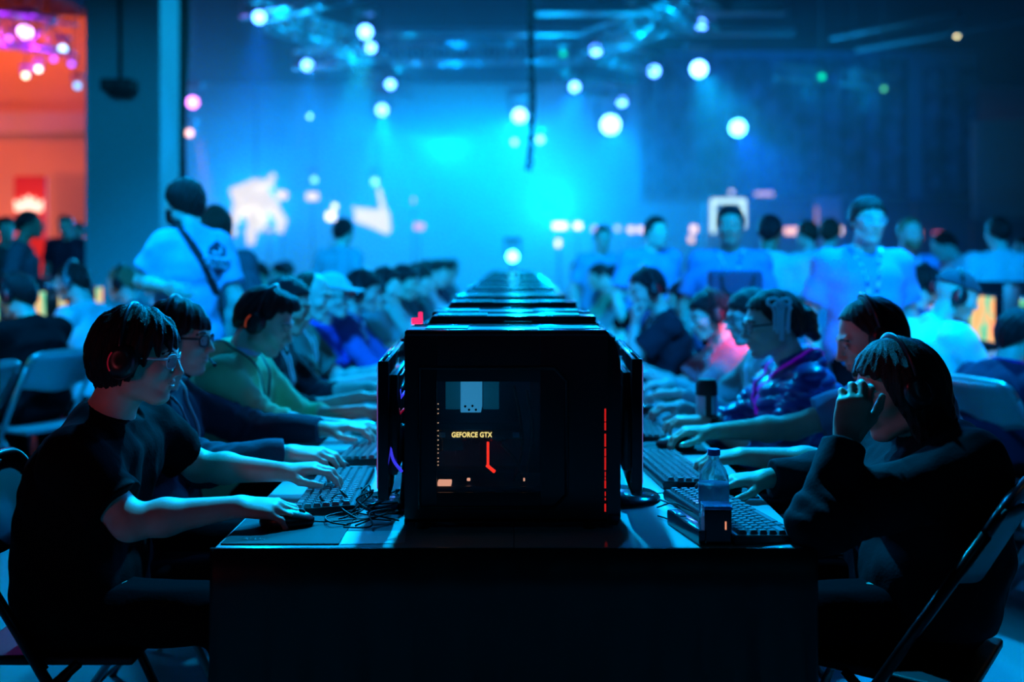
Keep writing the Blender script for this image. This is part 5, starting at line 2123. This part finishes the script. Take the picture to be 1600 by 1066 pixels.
def dotted(name, c1, c2, sc):
    m = mat(name, c1, 0.4)
    nt = m.node_tree
    tc = nt.nodes.new('ShaderNodeTexCoord')
    w = nt.nodes.new('ShaderNodeTexChecker')
    w.inputs['Scale'].default_value = sc
    w.inputs['Color1'].default_value = (*c1, 1)
    w.inputs['Color2'].default_value = (*c2, 1)
    nt.links.new(tc.outputs['Object'], w.inputs['Vector'])
    nt.links.new(w.outputs[0], nt.nodes['Principled BSDF'].inputs['Base Color'])
    return m


LAN_DOT = dotted('lanyard_dotted', (0.7, 0.75, 0.8), (0.01, 0.01, 0.015), 28)
LAN_PURPLE = mat('lanyard_purple', (0.35, 0.02, 0.8), 0.4, emit=(0.3, 0.0, 0.9), es=0.15)
LAN_RED = mat('lanyard_red', (0.8, 0.02, 0.15), 0.4)
DK = mat('cloth_black', (0.004, 0.004, 0.005), 0.9, spec=0.08, bump=0.12, bscale=120)
WHT = cloth('white', (0.60, 0.66, 0.70))

# left, nearest player
build_person('person in black t-shirt with thick dark hair at the front left', -1.06, 2.47, 0, (-0.925, 2.45, 1.128), look=(2, 6, 0),
             hands={'R': (-0.645, 2.315, 0.792), 'L': (-0.62, 2.655, 0.800)}, elbows={'R': (-0.865, 2.245, 0.775), 'L': (-0.86, 2.72, 0.80)},
             shoulders=((-0.975, 2.63, 0.925), (-1.005, 2.275, 0.905)),
             hand_pose={'R': dict(d=V3(1, 0.06, -0.06), n=V3(0.15, -0.25, 1), curl=(22, 32, 18), thumb=(0.8, 0.5, -0.45)), 'L': dict(d=V3(1, 0.05, 0.10), n=V3(-0.1, 0, 1), curl=(20, 38, 18))},
             hair='messy', hairc='black', top=DK, sleeve='short', cell=0.0042, hs=0.97, seed=3, headset=dict(kind='red', mic=False, label='black headset with a red ring on the front left player'),
             glasses=dict(m=mat('frame_clear', (0.5, 0.7, 0.75), 0.1)), thick=0.016, width=1.0)
# second
build_person('person in dark glasses and navy sweatshirt behind the front left player', -1.12, 3.06, 0, (-1.035, 3.08, 1.122), look=(-4, 4, 0),
             hands={'R': (-0.655, 2.90, 0.800), 'L': (-0.62, 3.27, 0.806)}, elbows={'R': (-0.89, 2.85, 0.78), 'L': (-0.88, 3.32, 0.80)},
             hand_pose={'R': dict(d=V3(1, 0, -0.02), n=V3(0, -0.2, 1), curl=(20, 34, 18)), 'L': dict(d=V3(1, -0.05, 0.12), curl=(20, 36, 18))},
             hair='fringe', hairc='black', top=cloth('navy_sweat', (0.018, 0.035, 0.065)), sleeve='long', top_kind='sweat', cell=0.0048, hs=0.97, seed=8,
             headset=dict(kind='black', mic=True, label='dark headset with microphone on the player in dark glasses'),
             glasses=dict(m=mat('frame_dark', (0.03, 0.035, 0.04), 0.12), r=0.003), thick=0.016, lanyard=dict(m=LAN_WHITE))
# third: green hoodie
build_person('person in pale green hoodie looking down at the keyboard', -1.07, 3.66, 0, (-0.895, 3.60, 1.140), look=(-6, 24, 0),
             hands={'R': (-0.60, 3.42, 0.79), 'L': (-0.57, 3.76, 0.79)}, elbows={'R': (-0.86, 3.42, 0.80)},
             hand_pose={'R': dict(d=V3(1, 0.03, 0.02)), 'L': dict(d=V3(1, 0, 0.02))},
             hair='quiff', hairc='black', top=cloth('green', (0.22, 0.85, 0.46)), sleeve='three', top_kind='hoodie', hood=True, cell=0.0052, hs=0.99, seed=5,
             headset=dict(kind='orange', mic=True, label='black headset with orange line on the green hoodie player'),
             collar=(0.4, 0.6, 0.85), thick=0.020, lanyard=dict(m=LAN_DARK))
LEFT = [
    ('person in black jacket with white lanyard behind the green hoodie', 4.22, (450, 478), 'short', 'black', cloth('blackj', (0.012, 0.014, 0.02)), 'three', 'jacket', 'tan', None, dict(m=LAN_WHITE), 8),
    ('balding person in olive shirt looking right', 4.85, (487, 463), 'bald', 'brown', cloth('olive', (0.10, 0.16, 0.13)), 'short', 'tee', 'light', None, dict(m=LAN_WHITE), 4),
    ('person in pale cap and bright blue shirt', 5.35, (520, 462), None, 'brown', cloth('royal', (0.03, 0.08, 0.55)), 'short', 'tee', 'light', None, None, 0),
    ('person in blue hooded top with dark hair and lanyard', 5.75, (568, 455), 'tidy', 'black', cloth('bluehood', (0.05, 0.12, 0.42)), 'long', 'hoodie', 'light', 'red', dict(m=LAN_DOT), 6),
    ('person in grey top beside the blue hooded player', 6.45, (603, 447), 'short', 'black', cloth('grey2', (0.2, 0.24, 0.26)), 'short', 'tee', 'light', 'black', None, 6),
    ('person in pale top with dark hair further down the left row', 7.1, (632, 441), 'tidy', 'black', cloth('pale2', (0.4, 0.45, 0.45)), 'short', 'tee', 'tan', None, None, 10),
    ('person in dark top bending forward in the left row', 7.75, (655, 436), 'fringe', 'dark', cloth('dark2', (0.02, 0.03, 0.04)), 'short', 'tee', 'light', 'silver', None, 10),
    ('person with long dark hair in the left row', 8.4, (668, 430), 'long', 'black', cloth('teal2', (0.05, 0.2, 0.2)), 'long', 'sweat', 'light', None, None, 5),
    ('person in white top far down the left row', 9.1, (684, 428), 'short', 'dark', WHT, 'short', 'tee', 'light', 'black', None, 5),
    ('person in navy top far down the left row', 9.8, (696, 426), 'tidy', 'dark', cloth('navy3', (0.03, 0.05, 0.1)), 'short', 'tee', 'tan', None, None, 5),
]
for i, (lab, Y, (px, py), hr, hc_, top, sl, tk_, sk, hsd, lan, pit) in enumerate(LEFT):
    h = pix(px, py, Y)
    build_person(lab, h.x - 0.13, Y, 0, tuple(h), look=(-5 - i % 3 * 6, 6 + pit, 0), hair=hr, hairc=hc_, top=top, sleeve=sl, top_kind=tk_, skin=sk,
                 cell=0.0075 if i < 4 else 0.011, seed=20 + i, hood=tk_ == 'hoodie', lanyard=lan, cap=((0.5, 0.6, 0.6), True) if i == 2 else None,
                 glasses=dict(m=mat('frame_dark', (0.03, 0.035, 0.04), 0.12), r=0.003) if i == 2 else None,
                 headset=dict(kind=hsd, mic=i % 2 == 0, label='%s headset on the %s' % (dict(red='red ringed', black='black', silver='silver', orange='orange')[hsd], lab)[:100]) if hsd else None, thick=0.015)

# right, nearest: long haired woman, hand at her headset
build_person('long haired person in dark hoodie leaning on one elbow at the front right', 1.00, 2.46, 180, (0.945, 2.47, 1.045), look=(6, 14, 4),
             hands={'L': (0.755, 2.262, 0.960), 'R': (0.665, 2.62, 0.79)}, elbows={'L': (0.685, 2.205, 0.790), 'R': (0.90, 2.66, 0.80)},
             shoulders=((1.055, 2.29, 0.885), (1.05, 2.64, 0.900)),
             hand_pose={'L': dict(d=V3(-0.26, -0.10, 1.0), n=V3(0.25, 1.0, 0.05), curl=(34, 48, 25), thumb=(0.85, 0.55, -0.25), spread=0.05),
                        'R': dict(d=V3(1, 0.1, -0.05), curl=(18, 30, 18))},
             hair='long', hairc='dark', top=mat('cloth_hood', (0.007, 0.009, 0.013), 0.9, spec=0.15, bump=0.12, bscale=120), sleeve='long', top_kind='hoodie', hood=True, cell=0.0044, hs=1.0, seed=4,
             headset=dict(kind='black', mic=False, label='black headset under the hand of the long haired person'), thick=0.026, skin='tan', girth=1.08, female=True)
build_person('person in blue-grey t-shirt with short dark hair behind the long haired player', 1.23, 3.08, 180, (1.095, 3.06, 1.125), look=(-4, 20, 0),
             hands={'L': (0.66, 2.86, 0.80), 'R': (0.65, 3.26, 0.80)}, elbows={'L': (0.90, 2.80, 0.79), 'R': (0.92, 3.28, 0.81)},
             hand_pose={'L': dict(d=V3(1, 0.05, -0.05), n=V3(0, 0.1, 1), curl=(30, 40, 20)), 'R': dict(d=V3(1, 0, 0.02), curl=(34, 38, 20))},
             hair='crop', hairc='black', top=cloth('bluegrey', (0.10, 0.22, 0.36)), sleeve='short', cell=0.0050, hs=1.02, seed=6, skin='tan',
             headset=dict(kind='black', mic=False, label='black headset on the short haired right-hand player'), thick=0.016)
r3, i3 = build_person('person in quilted navy jacket with ribbon hair clip and purple lanyard', 1.07, 3.68, 180, (0.94, 3.63, 1.128), look=(4, 8, 0),
                      hands={'L': (0.66, 3.46, 0.80), 'R': (0.64, 3.80, 0.80)},
                      hair='short', hairc='dark', top=mat('quilt', (0.03, 0.06, 0.30), 0.35, spec=0.6), sleeve='three', top_kind='puffer', cell=0.0052, hs=1.03, seed=2,
                      thick=0.022, hood=True, lanyard=dict(m=LAN_PURPLE, w=0.012), glasses=dict(m=mat('frame_dark', (0.03, 0.035, 0.04), 0.12)), wristband=('L', 0, 0), female=True)
bm = BM()
Hc, Rc, T3 = i3['H'], i3['Rh'], i3['T']
for i in range(9):
    a = i * 0.7
    p0 = Vector(T3((-0.005 - 0.006 * (i % 3), 0.100, 0.070)))
    pts = [p0, p0 + Vector((0.03 * math.cos(a), 0.008, 0.016 * math.sin(a))), p0 + Vector((0.022 * math.cos(a), 0.014, -0.02)),
           p0 + Vector((0.020 * math.cos(a) + 0.003, 0.016, -0.085 - 0.012 * (i % 4)))]
    pts = [p0] + [Vector(p0) + (q - p0) for q in pts[1:]]
    tube(bm, smooth_pts(pts, 4), 0.0048, seg=6)
for s in (-1, 1):
    ring = [Vector(T3((-0.005 + s * 0.022 + 0.020 * math.cos(u), 0.102, 0.085 + 0.014 * math.sin(u) + s * 0.004))) for u in [2 * PI * j / 14 for j in range(14)]]
    tube(bm, ring, 0.006, seg=6, closed=True)
obj('ribbon_clip', bm, mat('ribbon', (0.65, 0.75, 0.8), 0.3), r3, True)
S_ = SDF()
S_.ell((-0.115, 0, 0.00), (0.05, 0.045, 0.05), k=0.03)
S_.cone((-0.12, 0, 0.0), (-0.155, 0.0, -0.07), 0.038, 0.02, 0.03)
S_.post.append(lambda P, d: d - 0.003 * np.sin(P[:, 2] * 160) * np.sin(P[:, 1] * 150))
me_, _ = mesh_sdf('ponytail', S_, 0.0055)
mh = Matrix(Rc.tolist()).to_4x4()
mh.translation = Vector(Hc)
me_.transform(mh)
link_mesh('ponytail', me_, hair_mat('dark'), r3)

RIGHT = [
    ('person with glasses and grey sweatshirt behind the quilted jacket', 4.30, (1172, 496), 'tidy', 'dark', cloth('greysw', (0.30, 0.36, 0.36)), 'long', 'sweat', 'light', None, dict(m=LAN_WHITE), 4),
    ('person in coral red shirt with dotted lanyard', 5.0, (1108, 492), 'tidy', 'black', mat('coral', (1.0, 0.16, 0.20), 0.8, bump=0.1, bscale=120), 'short', 'tee', 'light', 'red', dict(m=LAN_DOT), 10),
    ('person in black top resting chin on a raised hand', 5.6, (1010, 452), 'short', 'black', cloth('black5', (0.015, 0.018, 0.03)), 'short', 'tee', 'light', 'red', dict(m=LAN_DOT), 12),
    ('person in dark top between the coral shirt and the raised hand', 6.2, (1066, 470), 'short', 'black', cloth('dk6', (0.02, 0.03, 0.06)), 'short', 'tee', 'tan', 'black', None, 10),
    ('person in blue top in the right row', 6.9, (1005, 447), 'tidy', 'dark', cloth('bl7', (0.05, 0.12, 0.3)), 'short', 'tee', 'light', 'black', None, 8),
    ('person in black top further down the right row', 7.6, (978, 442), 'fringe', 'black', DK, 'short', 'tee', 'light', 'silver', None, 8),
    ('person in grey hooded top far down the right row', 8.3, (957, 437), 'short', 'black', cloth('gr8', (0.2, 0.25, 0.27)), 'long', 'hoodie', 'light', None, None, 8),
    ('person in green top far down the right row', 9.0, (936, 433), 'tidy', 'dark', cloth('gn8', (0.08, 0.3, 0.2)), 'short', 'tee', 'tan', None, None, 6),
    ('person in white top at the far end of the right row', 9.8, (919, 429), 'short', 'black', WHT, 'short', 'tee', 'light', None, None, 6),
]
for i, (lab, Y, (px, py), hr, hc_, top, sl, tk_, sk, hsd, lan, pit) in enumerate(RIGHT):
    h = pix(px, py, Y)
    hnd = None
    el = None
    hp = None
    if i == 2:
        hnd = {'L': (h.x - 0.075, Y - 0.10, h.z - 0.19), 'R': (h.x - 0.32, Y + 0.15, 0.79)}
        el = {'L': (h.x - 0.10, Y - 0.16, 0.82)}
        hp = {'L': dict(d=V3(0.1, 0.0, 1), n=V3(1, 0.3, 0), curl=(60, 60, 30))}
    build_person(lab, h.x + 0.13, Y, 180, tuple(h), look=(4 + i % 3 * 5, 6 + pit, 0), hair=hr, hairc=hc_, top=top, sleeve=sl, top_kind=tk_, skin=sk, hands=hnd, elbows=el, hand_pose=hp,
                 cell=0.0068 if i < 3 else 0.011, seed=50 + i, hood=tk_ == 'hoodie', lanyard=lan,
                 glasses=dict(m=mat('frame_dark', (0.03, 0.035, 0.04), 0.12)) if i == 0 else None,
                 headset=dict(kind=hsd, mic=i % 2 == 0, label='%s headset on the %s' % (dict(red='red ringed', black='black', silver='silver', orange='orange')[hsd], lab)) if hsd else None, thick=0.015)

# ------------------------------------------------------------------ neighbouring rows
def seated(lab, px, py, Y, rz, top, look=(0, 10, 0), **kw):
    h = pix(px, py, Y)
    a = math.radians(rz)
    d = kw.pop('back', 0.13)
    kw.setdefault('cell', 0.0075)
    return build_person(lab, h.x - d * math.cos(a), Y - d * math.sin(a), rz, tuple(h), look=look, top=top, **kw)


seated('person in black t-shirt seen from behind at the left edge', 26, 462, 5.6, 155, DK, hair='tidy', hairc='black', headset=dict(kind='red', mic=False, label='black and red headset on the black shirted person at the left edge'), seed=71, look=(10, 12, 0), thick=0.02)
seated('person in white t-shirt with silver headset facing left', 112, 440, 6.2, 168, WHT, hair='short', hairc='dark', headset=dict(kind='silver', mic=True, label='silver headset with microphone on the white shirted left person'), seed=72, look=(8, 8, 0))
seated('person in grey shirt with pale hair facing left beside the pillar', 190, 443, 7.0, 175, cloth('gr9', (0.12, 0.2, 0.24)), hair='short', hairc='fair', headset=dict(kind='black', mic=False, label='black headset on the fair haired person by the pillar'), seed=73)
seated('person in grey shirt and green vest cut off by the left edge', -105, 480, 4.9, 165, cloth('hivis', (0.15, 0.95, 0.05)), hair='tidy', seed=74, cell=0.009)
seated('person in white t-shirt, grey cap and red ringed headset facing right', 1494, 462, 4.85, 12, WHT, hair=None, cap=((0.06, 0.07, 0.09), False), headset=dict(kind='red', mic=False, label='red ringed headset over the grey cap at the right'), seed=75, look=(-18, 18, 0), back=0.22, girth=1.05, thick=0.022)
seated('person in dark navy top with pink collar at the right edge', 1594, 525, 4.3, 20, cloth('navy9', (0.015, 0.02, 0.06)), hair='tidy', hairc='black', seed=76, look=(0, 14, 0), collar=(0.9, 0.02, 0.3), hs=0.95, back=0.12)
seated('person with black and pink headset beside the grey cap', 1447, 446, 5.9, 8, cloth('nb', (0.05, 0.12, 0.25)), hair='short', hairc='dark', headset=dict(kind='red', mic=False, label='black and pink headset left of the grey cap'), seed=77, look=(0, 5, 0))
seated('person with dark hair seen from behind between the standing staff', 1282, 440, 6.6, 60, cloth('nb2', (0.1, 0.3, 0.4)), hair='tidy', hairc='dark', seed=78, cell=0.010)

# ------------------------------------------------------------------ standing visitors and staff
def standing(lab, px, py, Y, rz, top, look=(0, 0, 0), **kw):
    """px, py is the head centre"""
    h = pix(px, py, Y)
    a = math.radians(rz)
    kw.setdefault('cell', 0.009)
    hh = h.z + 0.115
    return build_person(lab, h.x - 0.05 * math.cos(a), Y - 0.05 * math.sin(a), rz, tuple(h), look=look, top=top, sit=False, height=hh, **kw)


BLUE_T = cloth('staff_blue', (0.10, 0.30, 0.62))
PALE_T = cloth('staff_pale', (0.45, 0.68, 0.72))
m1, im = standing('bearded man in pale blue t-shirt with black shoulder strap, back turned', 286, 316, 5.0, 122, cloth('crew_blue', (0.30, 0.48, 0.75)), look=(38, 0, 0), hair='bowl', hairc='dark', beard='dark',
                  cell=0.0065, strap=dict(side=1), seed=81, width=0.72, girth=0.88, hs=0.95,
                  elbows={'L': tuple(pix(222, 440, 4.9))}, hands={'L': tuple(pix(262, 450, 4.7))}, thick=0.018)
# print on the back of his shirt
bk = im['onto']
Rbi = im['Rb']


def back_point(px, py):
    """point on the shirt under a pixel, in the person's own frame"""
    px += 13
    P0 = np.array(pix(px, py, 4.0))
    P1 = np.array(pix(px, py, 5.5))
    a_ = Rbi.T @ (P0 - im['base'])
    b__ = Rbi.T @ (P1 - im['base'])
    return bk(a_ + (b__ - a_) * 0.5, b__ - a_)


def decal(outline, m, name, lift=0.004):
    bm = BM()
    vs = []
    for (x, y) in outline:
        p = back_point(x, y)
        vs.append(bm.verts.new(p + V3(-lift, 0, 0)))
    f = bm.faces.new(vs)
    bmesh.ops.triangulate(bm, faces=[f])
    bmesh.ops.solidify(bm, geom=list(bm.faces), thickness=0.0015)
    return obj(name, bm, m, m1)


DKP = mat('print_dark', (0.02, 0.03, 0.06), 0.7)
LTP = mat('print_light', (0.45, 0.7, 0.9), 0.6)
decal([(312, 402), (312, 388), (325, 376), (339, 388), (339, 402)], DKP, 'print_shield')
decal([(318, 396), (318, 385), (333, 386), (333, 397)], LTP, 'print_face', 0.006)
decal([(317, 420), (337, 422), (327, 433)], DKP, 'print_point')
pr = decal([(307, 399), (342, 403), (341, 420), (307, 415)], LTP, 'print_band', 0.008)
fo = text_mesh('print_lettering', 'CREW', 0.048, DKP, pr, 0.0012, 0.001)
a_, b__, c_ = back_point(310, 409), back_point(339, 413), back_point(324, 404)
xa = Vector(b__ - a_).normalized()
za = xa.cross(Vector(c_ - a_)).normalized()
ya = za.cross(xa)
mm = Matrix((xa, ya, za)).transposed().to_4x4()
mm.translation = Vector((a_ + b__) / 2) + za * 0.014
fo.matrix_local = mm

standing('person with long brown hair behind the bearded strap man', 337, 352, 6.1, 100, cloth('w1', (0.05, 0.10, 0.12)), hair='long', hairc='brown', cell=0.010, female=True, seed=82)
standing('dark haired visitor in pale shirt alone in the left haze', 538, 362, 9.0, 60, cloth('w2', (0.15, 0.4, 0.5)), hair='tidy', hairc='black', seed=83, cell=0.012)
standing('bearded man in blue staff shirt with lanyard and dark bag', 1141, 352, 5.9, -95, BLUE_T, look=(-5, 2, 0), hair='short', hairc='black', skin='tan', beard='stubble', cell=0.008, lanyard=dict(m=LAN_DOT), seed=84)
h_ = pix(1148, 452, 5.65)
t = thing('shoulder_bag', 'dark shoulder bag carried in front of the bearded staff man', 'bag', (h_.x, h_.y, h_.z - 0.14))
bm = BM()
bx(bm, (0, 0, 0.12), (0.30, 0.10, 0.25), 0.03, seg=3)
obj('bag_body', bm, mat('bag_navy', (0.02, 0.05, 0.12), 0.7), t, auto=50)
bm = BM()
tube(bm, smooth_pts([(-0.09, -0.055, 0.22), (-0.06, -0.07, 0.12), (0.06, -0.07, 0.12), (0.10, -0.055, 0.22)], 6), 0.010, seg=6)
obj('handle', bm, M_dark, t, True)
standing('young man with glasses and spotted lanyard in blue staff shirt', 1357, 345, 5.15, -92, BLUE_T, look=(4, 2, 0), hair='tidy', hairc='dark', cell=0.007, lanyard=dict(m=LAN_DOT), hs=1.03,
         glasses=dict(m=mat('frame_clear', (0.5, 0.7, 0.75), 0.1)), seed=85, thick=0.018, width=1.03)
standing('man in white shirt with short dark hair seen from behind', 1203, 363, 6.6, 70, PALE_T, hair='crop', hairc='black', skin='brown', cell=0.009, seed=86, thick=0.02)
standing('man in loose pale shirt with green lit face', 1026, 362, 7.6, -60, BLUE_T, hair='short', hairc='dark', cell=0.011, seed=87, width=1.1, girth=1.1, thick=0.03)
standing('blurred visitor in pale shirt behind the right row', 942, 372, 9.5, -80, cloth('w5', (0.1, 0.4, 0.6)), hair='short', hairc='dark', cell=0.013, seed=88)
standing('left of two staff in cyan shirts behind the white shirt man', 1260, 366, 8.6, 120, PALE_T, hair='short', hairc='brown', cell=0.012, seed=89)
standing('right of two staff in cyan shirts behind the white shirt man', 1297, 364, 8.2, 60, PALE_T, hair='tidy', hairc='brown', cell=0.012, seed=90)
standing('bearded man in blue shirt and badge right of the man in glasses', 1422, 366, 7.2, -85, BLUE_T, hair='crop', hairc='fair', beard='fair', cell=0.010, lanyard=dict(m=LAN_WHITE), seed=91)
standing('small stooping person in pale shirt further right', 1474, 385, 8.5, 160, PALE_T, look=(0, 30, 0), hair='crop', hairc='dark', cell=0.012, seed=92)
standing('man in pale shirt with back turned near the right edge', 1558, 364, 7.2, 88, PALE_T, hair='crop', hairc='dark', cell=0.009, seed=93, width=1.08, thick=0.02)
standing('person cut off by the right edge behind the pale shirt man', 1600, 392, 8.5, 200, PALE_T, hair='short', hairc='dark', cell=0.013, seed=94)
standing('dark haired man in profile before the red banner', 47, 351, 8.2, 20, cloth('w6', (0.04, 0.09, 0.11)), look=(10, 0, 0), hair='crop', hairc='black', skin='brown', cell=0.010, seed=95)
standing('person with dark hair at the far left edge by the banner', 10, 358, 9.5, -60, cloth('w7', (0.03, 0.05, 0.06)), hair='tidy', hairc='black', cell=0.012, seed=96)
standing('dim visitor in dark clothes between banner and pillar', 102, 352, 11.5, -90, cloth('w8', (0.02, 0.03, 0.06)), hair='short', hairc='black', cell=0.014, seed=97, width=1.1)
standing('second dim visitor close to the pillar edge', 122, 362, 12.5, -90, cloth('w9', (0.02, 0.03, 0.06)), hair='short', hairc='black', cell=0.014, seed=98)

# ------------------------------------------------------------------ far end of the crowd: seated copies
def _tree(n):
    return [o for o in bpy.data.objects if o.get('label') == n][0]


far_src = [_tree('person in navy top far down the left row'), _tree('person in white top far down the left row'), _tree('person with long dark hair in the left row')]
far_src_r = [_tree('person in white top at the far end of the right row'), _tree('person in green top far down the right row'), _tree('person in grey hooded top far down the right row')]
for i in range(6):
    y = 10.5 + i * 0.68
    o = dup_tree(far_src[i % 3], loc=(-1.03 + 0.04 * (i % 2), y, 0))
    o['label'] = 'blurred seated player at the hazy far end of the left row'
    o['group'] = 'blurred players at the far left end'
    o = dup_tree(far_src_r[i % 3], loc=(1.05 - 0.04 * (i % 2), y, 0))
    o['label'] = 'blurred seated player at the hazy far end of the right row'
    o['group'] = 'blurred players at the far right end'
for i in range(7):
    y = 7.9 + i * 0.75
    o = dup_tree(far_src_r[i % 3], loc=(-2.72 + 0.05 * (i % 3), y, 0))
    o['label'] = 'blurred seated person in the next row behind the left players'
    o['group'] = 'blurred people in the next row at the left'
    o = dup_tree(far_src[(i + 1) % 3], loc=(2.6 - 0.05 * (i % 3), y - 0.2, 0))
    o['label'] = 'blurred seated person in the next row behind the right players'
    o['group'] = 'blurred people in the next row at the right'

# ------------------------------------------------------------------ chairs
g1 = 'folding chairs of the left players'
for i, y in enumerate([3.08, 3.66, 4.22, 4.85, 5.35, 5.75, 6.45, 7.1]):
    chair(CH_M, -1.04, y, 0, 'metal folding chair under the %s player of the left row' % ORD[i + 1], g1)
chair(CH_B, -1.10, 2.47, 0, 'black folding chair of the front left player')
g2 = 'folding chairs of the right players'
for i, y in enumerate([3.08, 3.68, 4.3, 5.0, 5.6, 6.2, 6.9]):
    chair(CH_M, 1.07, y, 180, 'metal folding chair under the %s player of the right row' % ORD[i + 1], g2)
chair(CH_B, 0.935, 2.34, 144, 'black folding chair of the long haired front right player')
chair(CH_M, -2.60, 5.45, 150, 'pale metal folding chair behind the black shirted person at the left')
chair(CH_M, -2.70, 4.75, 165, 'pale metal folding chair cut off by the left edge')
chair(CH_M, -2.62, 6.25, 168, 'metal folding chair of the white shirted left person')
chair(CH_M, -2.60, 7.0, 175, 'metal folding chair beside the pillar under the fair haired person')
chair(CH_M, 2.02, 4.80, 12, 'metal folding chair of the person in the grey cap')
chair(CH_M, 2.12, 4.22, 20, 'metal folding chair of the person with the pink collar')
chair(CH_M, 2.40, 5.85, 8, 'metal folding chair left of the grey cap person')

# ------------------------------------------------------------------ neighbouring tables, towers and monitors
for sd in (-1, 1):
    nm = 'left' if sd < 0 else 'right'
    for i in range(3):
        x0, x1 = (2.72, 4.0)
        if sd < 0:
            x0, x1 = -4.25, -3.05
        else:
            x0, x1 = 2.62, 3.9
        make_table('folding_table', '%s folding table of the next row at the %s' % (ORD[i].capitalize(), nm), x0, x1, 3.4 + i * 2.44, 3.4 + (i + 1) * 2.44, 'folding tables of the next row %s' % nm)
monB = None
for i in range(6):
    for sd in (-1, 1):
        if monB is None:
            monB = make_monitor(SCR_B)
            o = monB
        else:
            o = dup_tree(monB)
        nm = 'left' if sd < 0 else 'right'
        o.location = ((-3.42 if sd < 0 else 3.02), 4.5 + 0.66 * i + (0.2 if sd < 0 else 0), TZ)
        o.rotation_euler = (0, 0, 0 if sd < 0 else PI)
        o['label'] = 'monitor with orange and green game, %s along the next row at the %s' % (ORD[i], nm)
        o['group'] = 'monitors of the next row %s' % nm
        o = dup_tree(tw2)
        o.location = (-3.65 if sd < 0 else 3.26, 4.6 + 0.66 * i, TZ)
        o.rotation_euler = (0, 0, 0)
        o['label'] = 'black computer tower, %s along the next row at the %s' % (ORD[i], nm)
        o['group'] = 'computer towers of the next row %s' % nm

tb = [o for o in bpy.data.objects if str(o.get('label', '')).startswith('black computer tower, second behind')][0]
bm = BM()
pl = pix(657, 497, 3.05)
lc = Matrix.Rotation(-tb.rotation_euler[2], 3, 'Z') @ (pl - tb.location)
bx(bm, lc, (0.012, 0.012, 0.036), 0.003)
bx(bm, lc + Vector((-0.012, 0, -0.01)), (0.03, 0.006, 0.02), 0.002)
obj('corner_light', bm, glow('led_pink', (1.0, 0.02, 0.12), 1.6), tb, auto=40)

# ------------------------------------------------------------------ remove the unused originals
def drop(root):
    for c in list(root.children):
        drop(c)
    bpy.data.objects.remove(root)


for h in HEADSETS.values():
    drop(h)
drop(CH_M)
drop(CH_B)
bpy.context.view_layer.update()

# ------------------------------------------------------------------ haze over the hall
bm = BM()
foot_ = [(-5.1, 12.0), (9.5, 12.0), (9.5, 30.0), (5.0, 42.4), (-10.0, 42.4), (-10.0, 25.0), (-9.0, 21.0)]
lo_v = [bm.verts.new((x, y, 0.05)) for x, y in foot_]
hi_v = [bm.verts.new((x, y, 5.45)) for x, y in foot_]
bm.faces.new(lo_v)
bm.faces.new(hi_v[::-1])
for i in range(len(foot_)):
    j = (i + 1) % len(foot_)
    bm.faces.new((lo_v[i], lo_v[j], hi_v[j], hi_v[i]))
hz = obj('haze', bm, [])
hz['kind'] = 'stuff'
hz['label'] = 'thin stage haze filling the far part of the hall'
hz['category'] = 'haze'
hm_ = bpy.data.materials.new('haze')
hm_.use_nodes = True
nt = hm_.node_tree
nt.nodes.clear()
o_ = nt.nodes.new('ShaderNodeOutputMaterial')
v_ = nt.nodes.new('ShaderNodeVolumeScatter')
v_.inputs['Color'].default_value = (0.85, 0.95, 1.0, 1)
v_.inputs['Density'].default_value = HAZE_D
v_.inputs['Anisotropy'].default_value = 0.35
nt.links.new(v_.outputs[0], o_.inputs['Volume'])
hz.data.materials.append(hm_)
hm_.cycles.homogeneous_volume = True
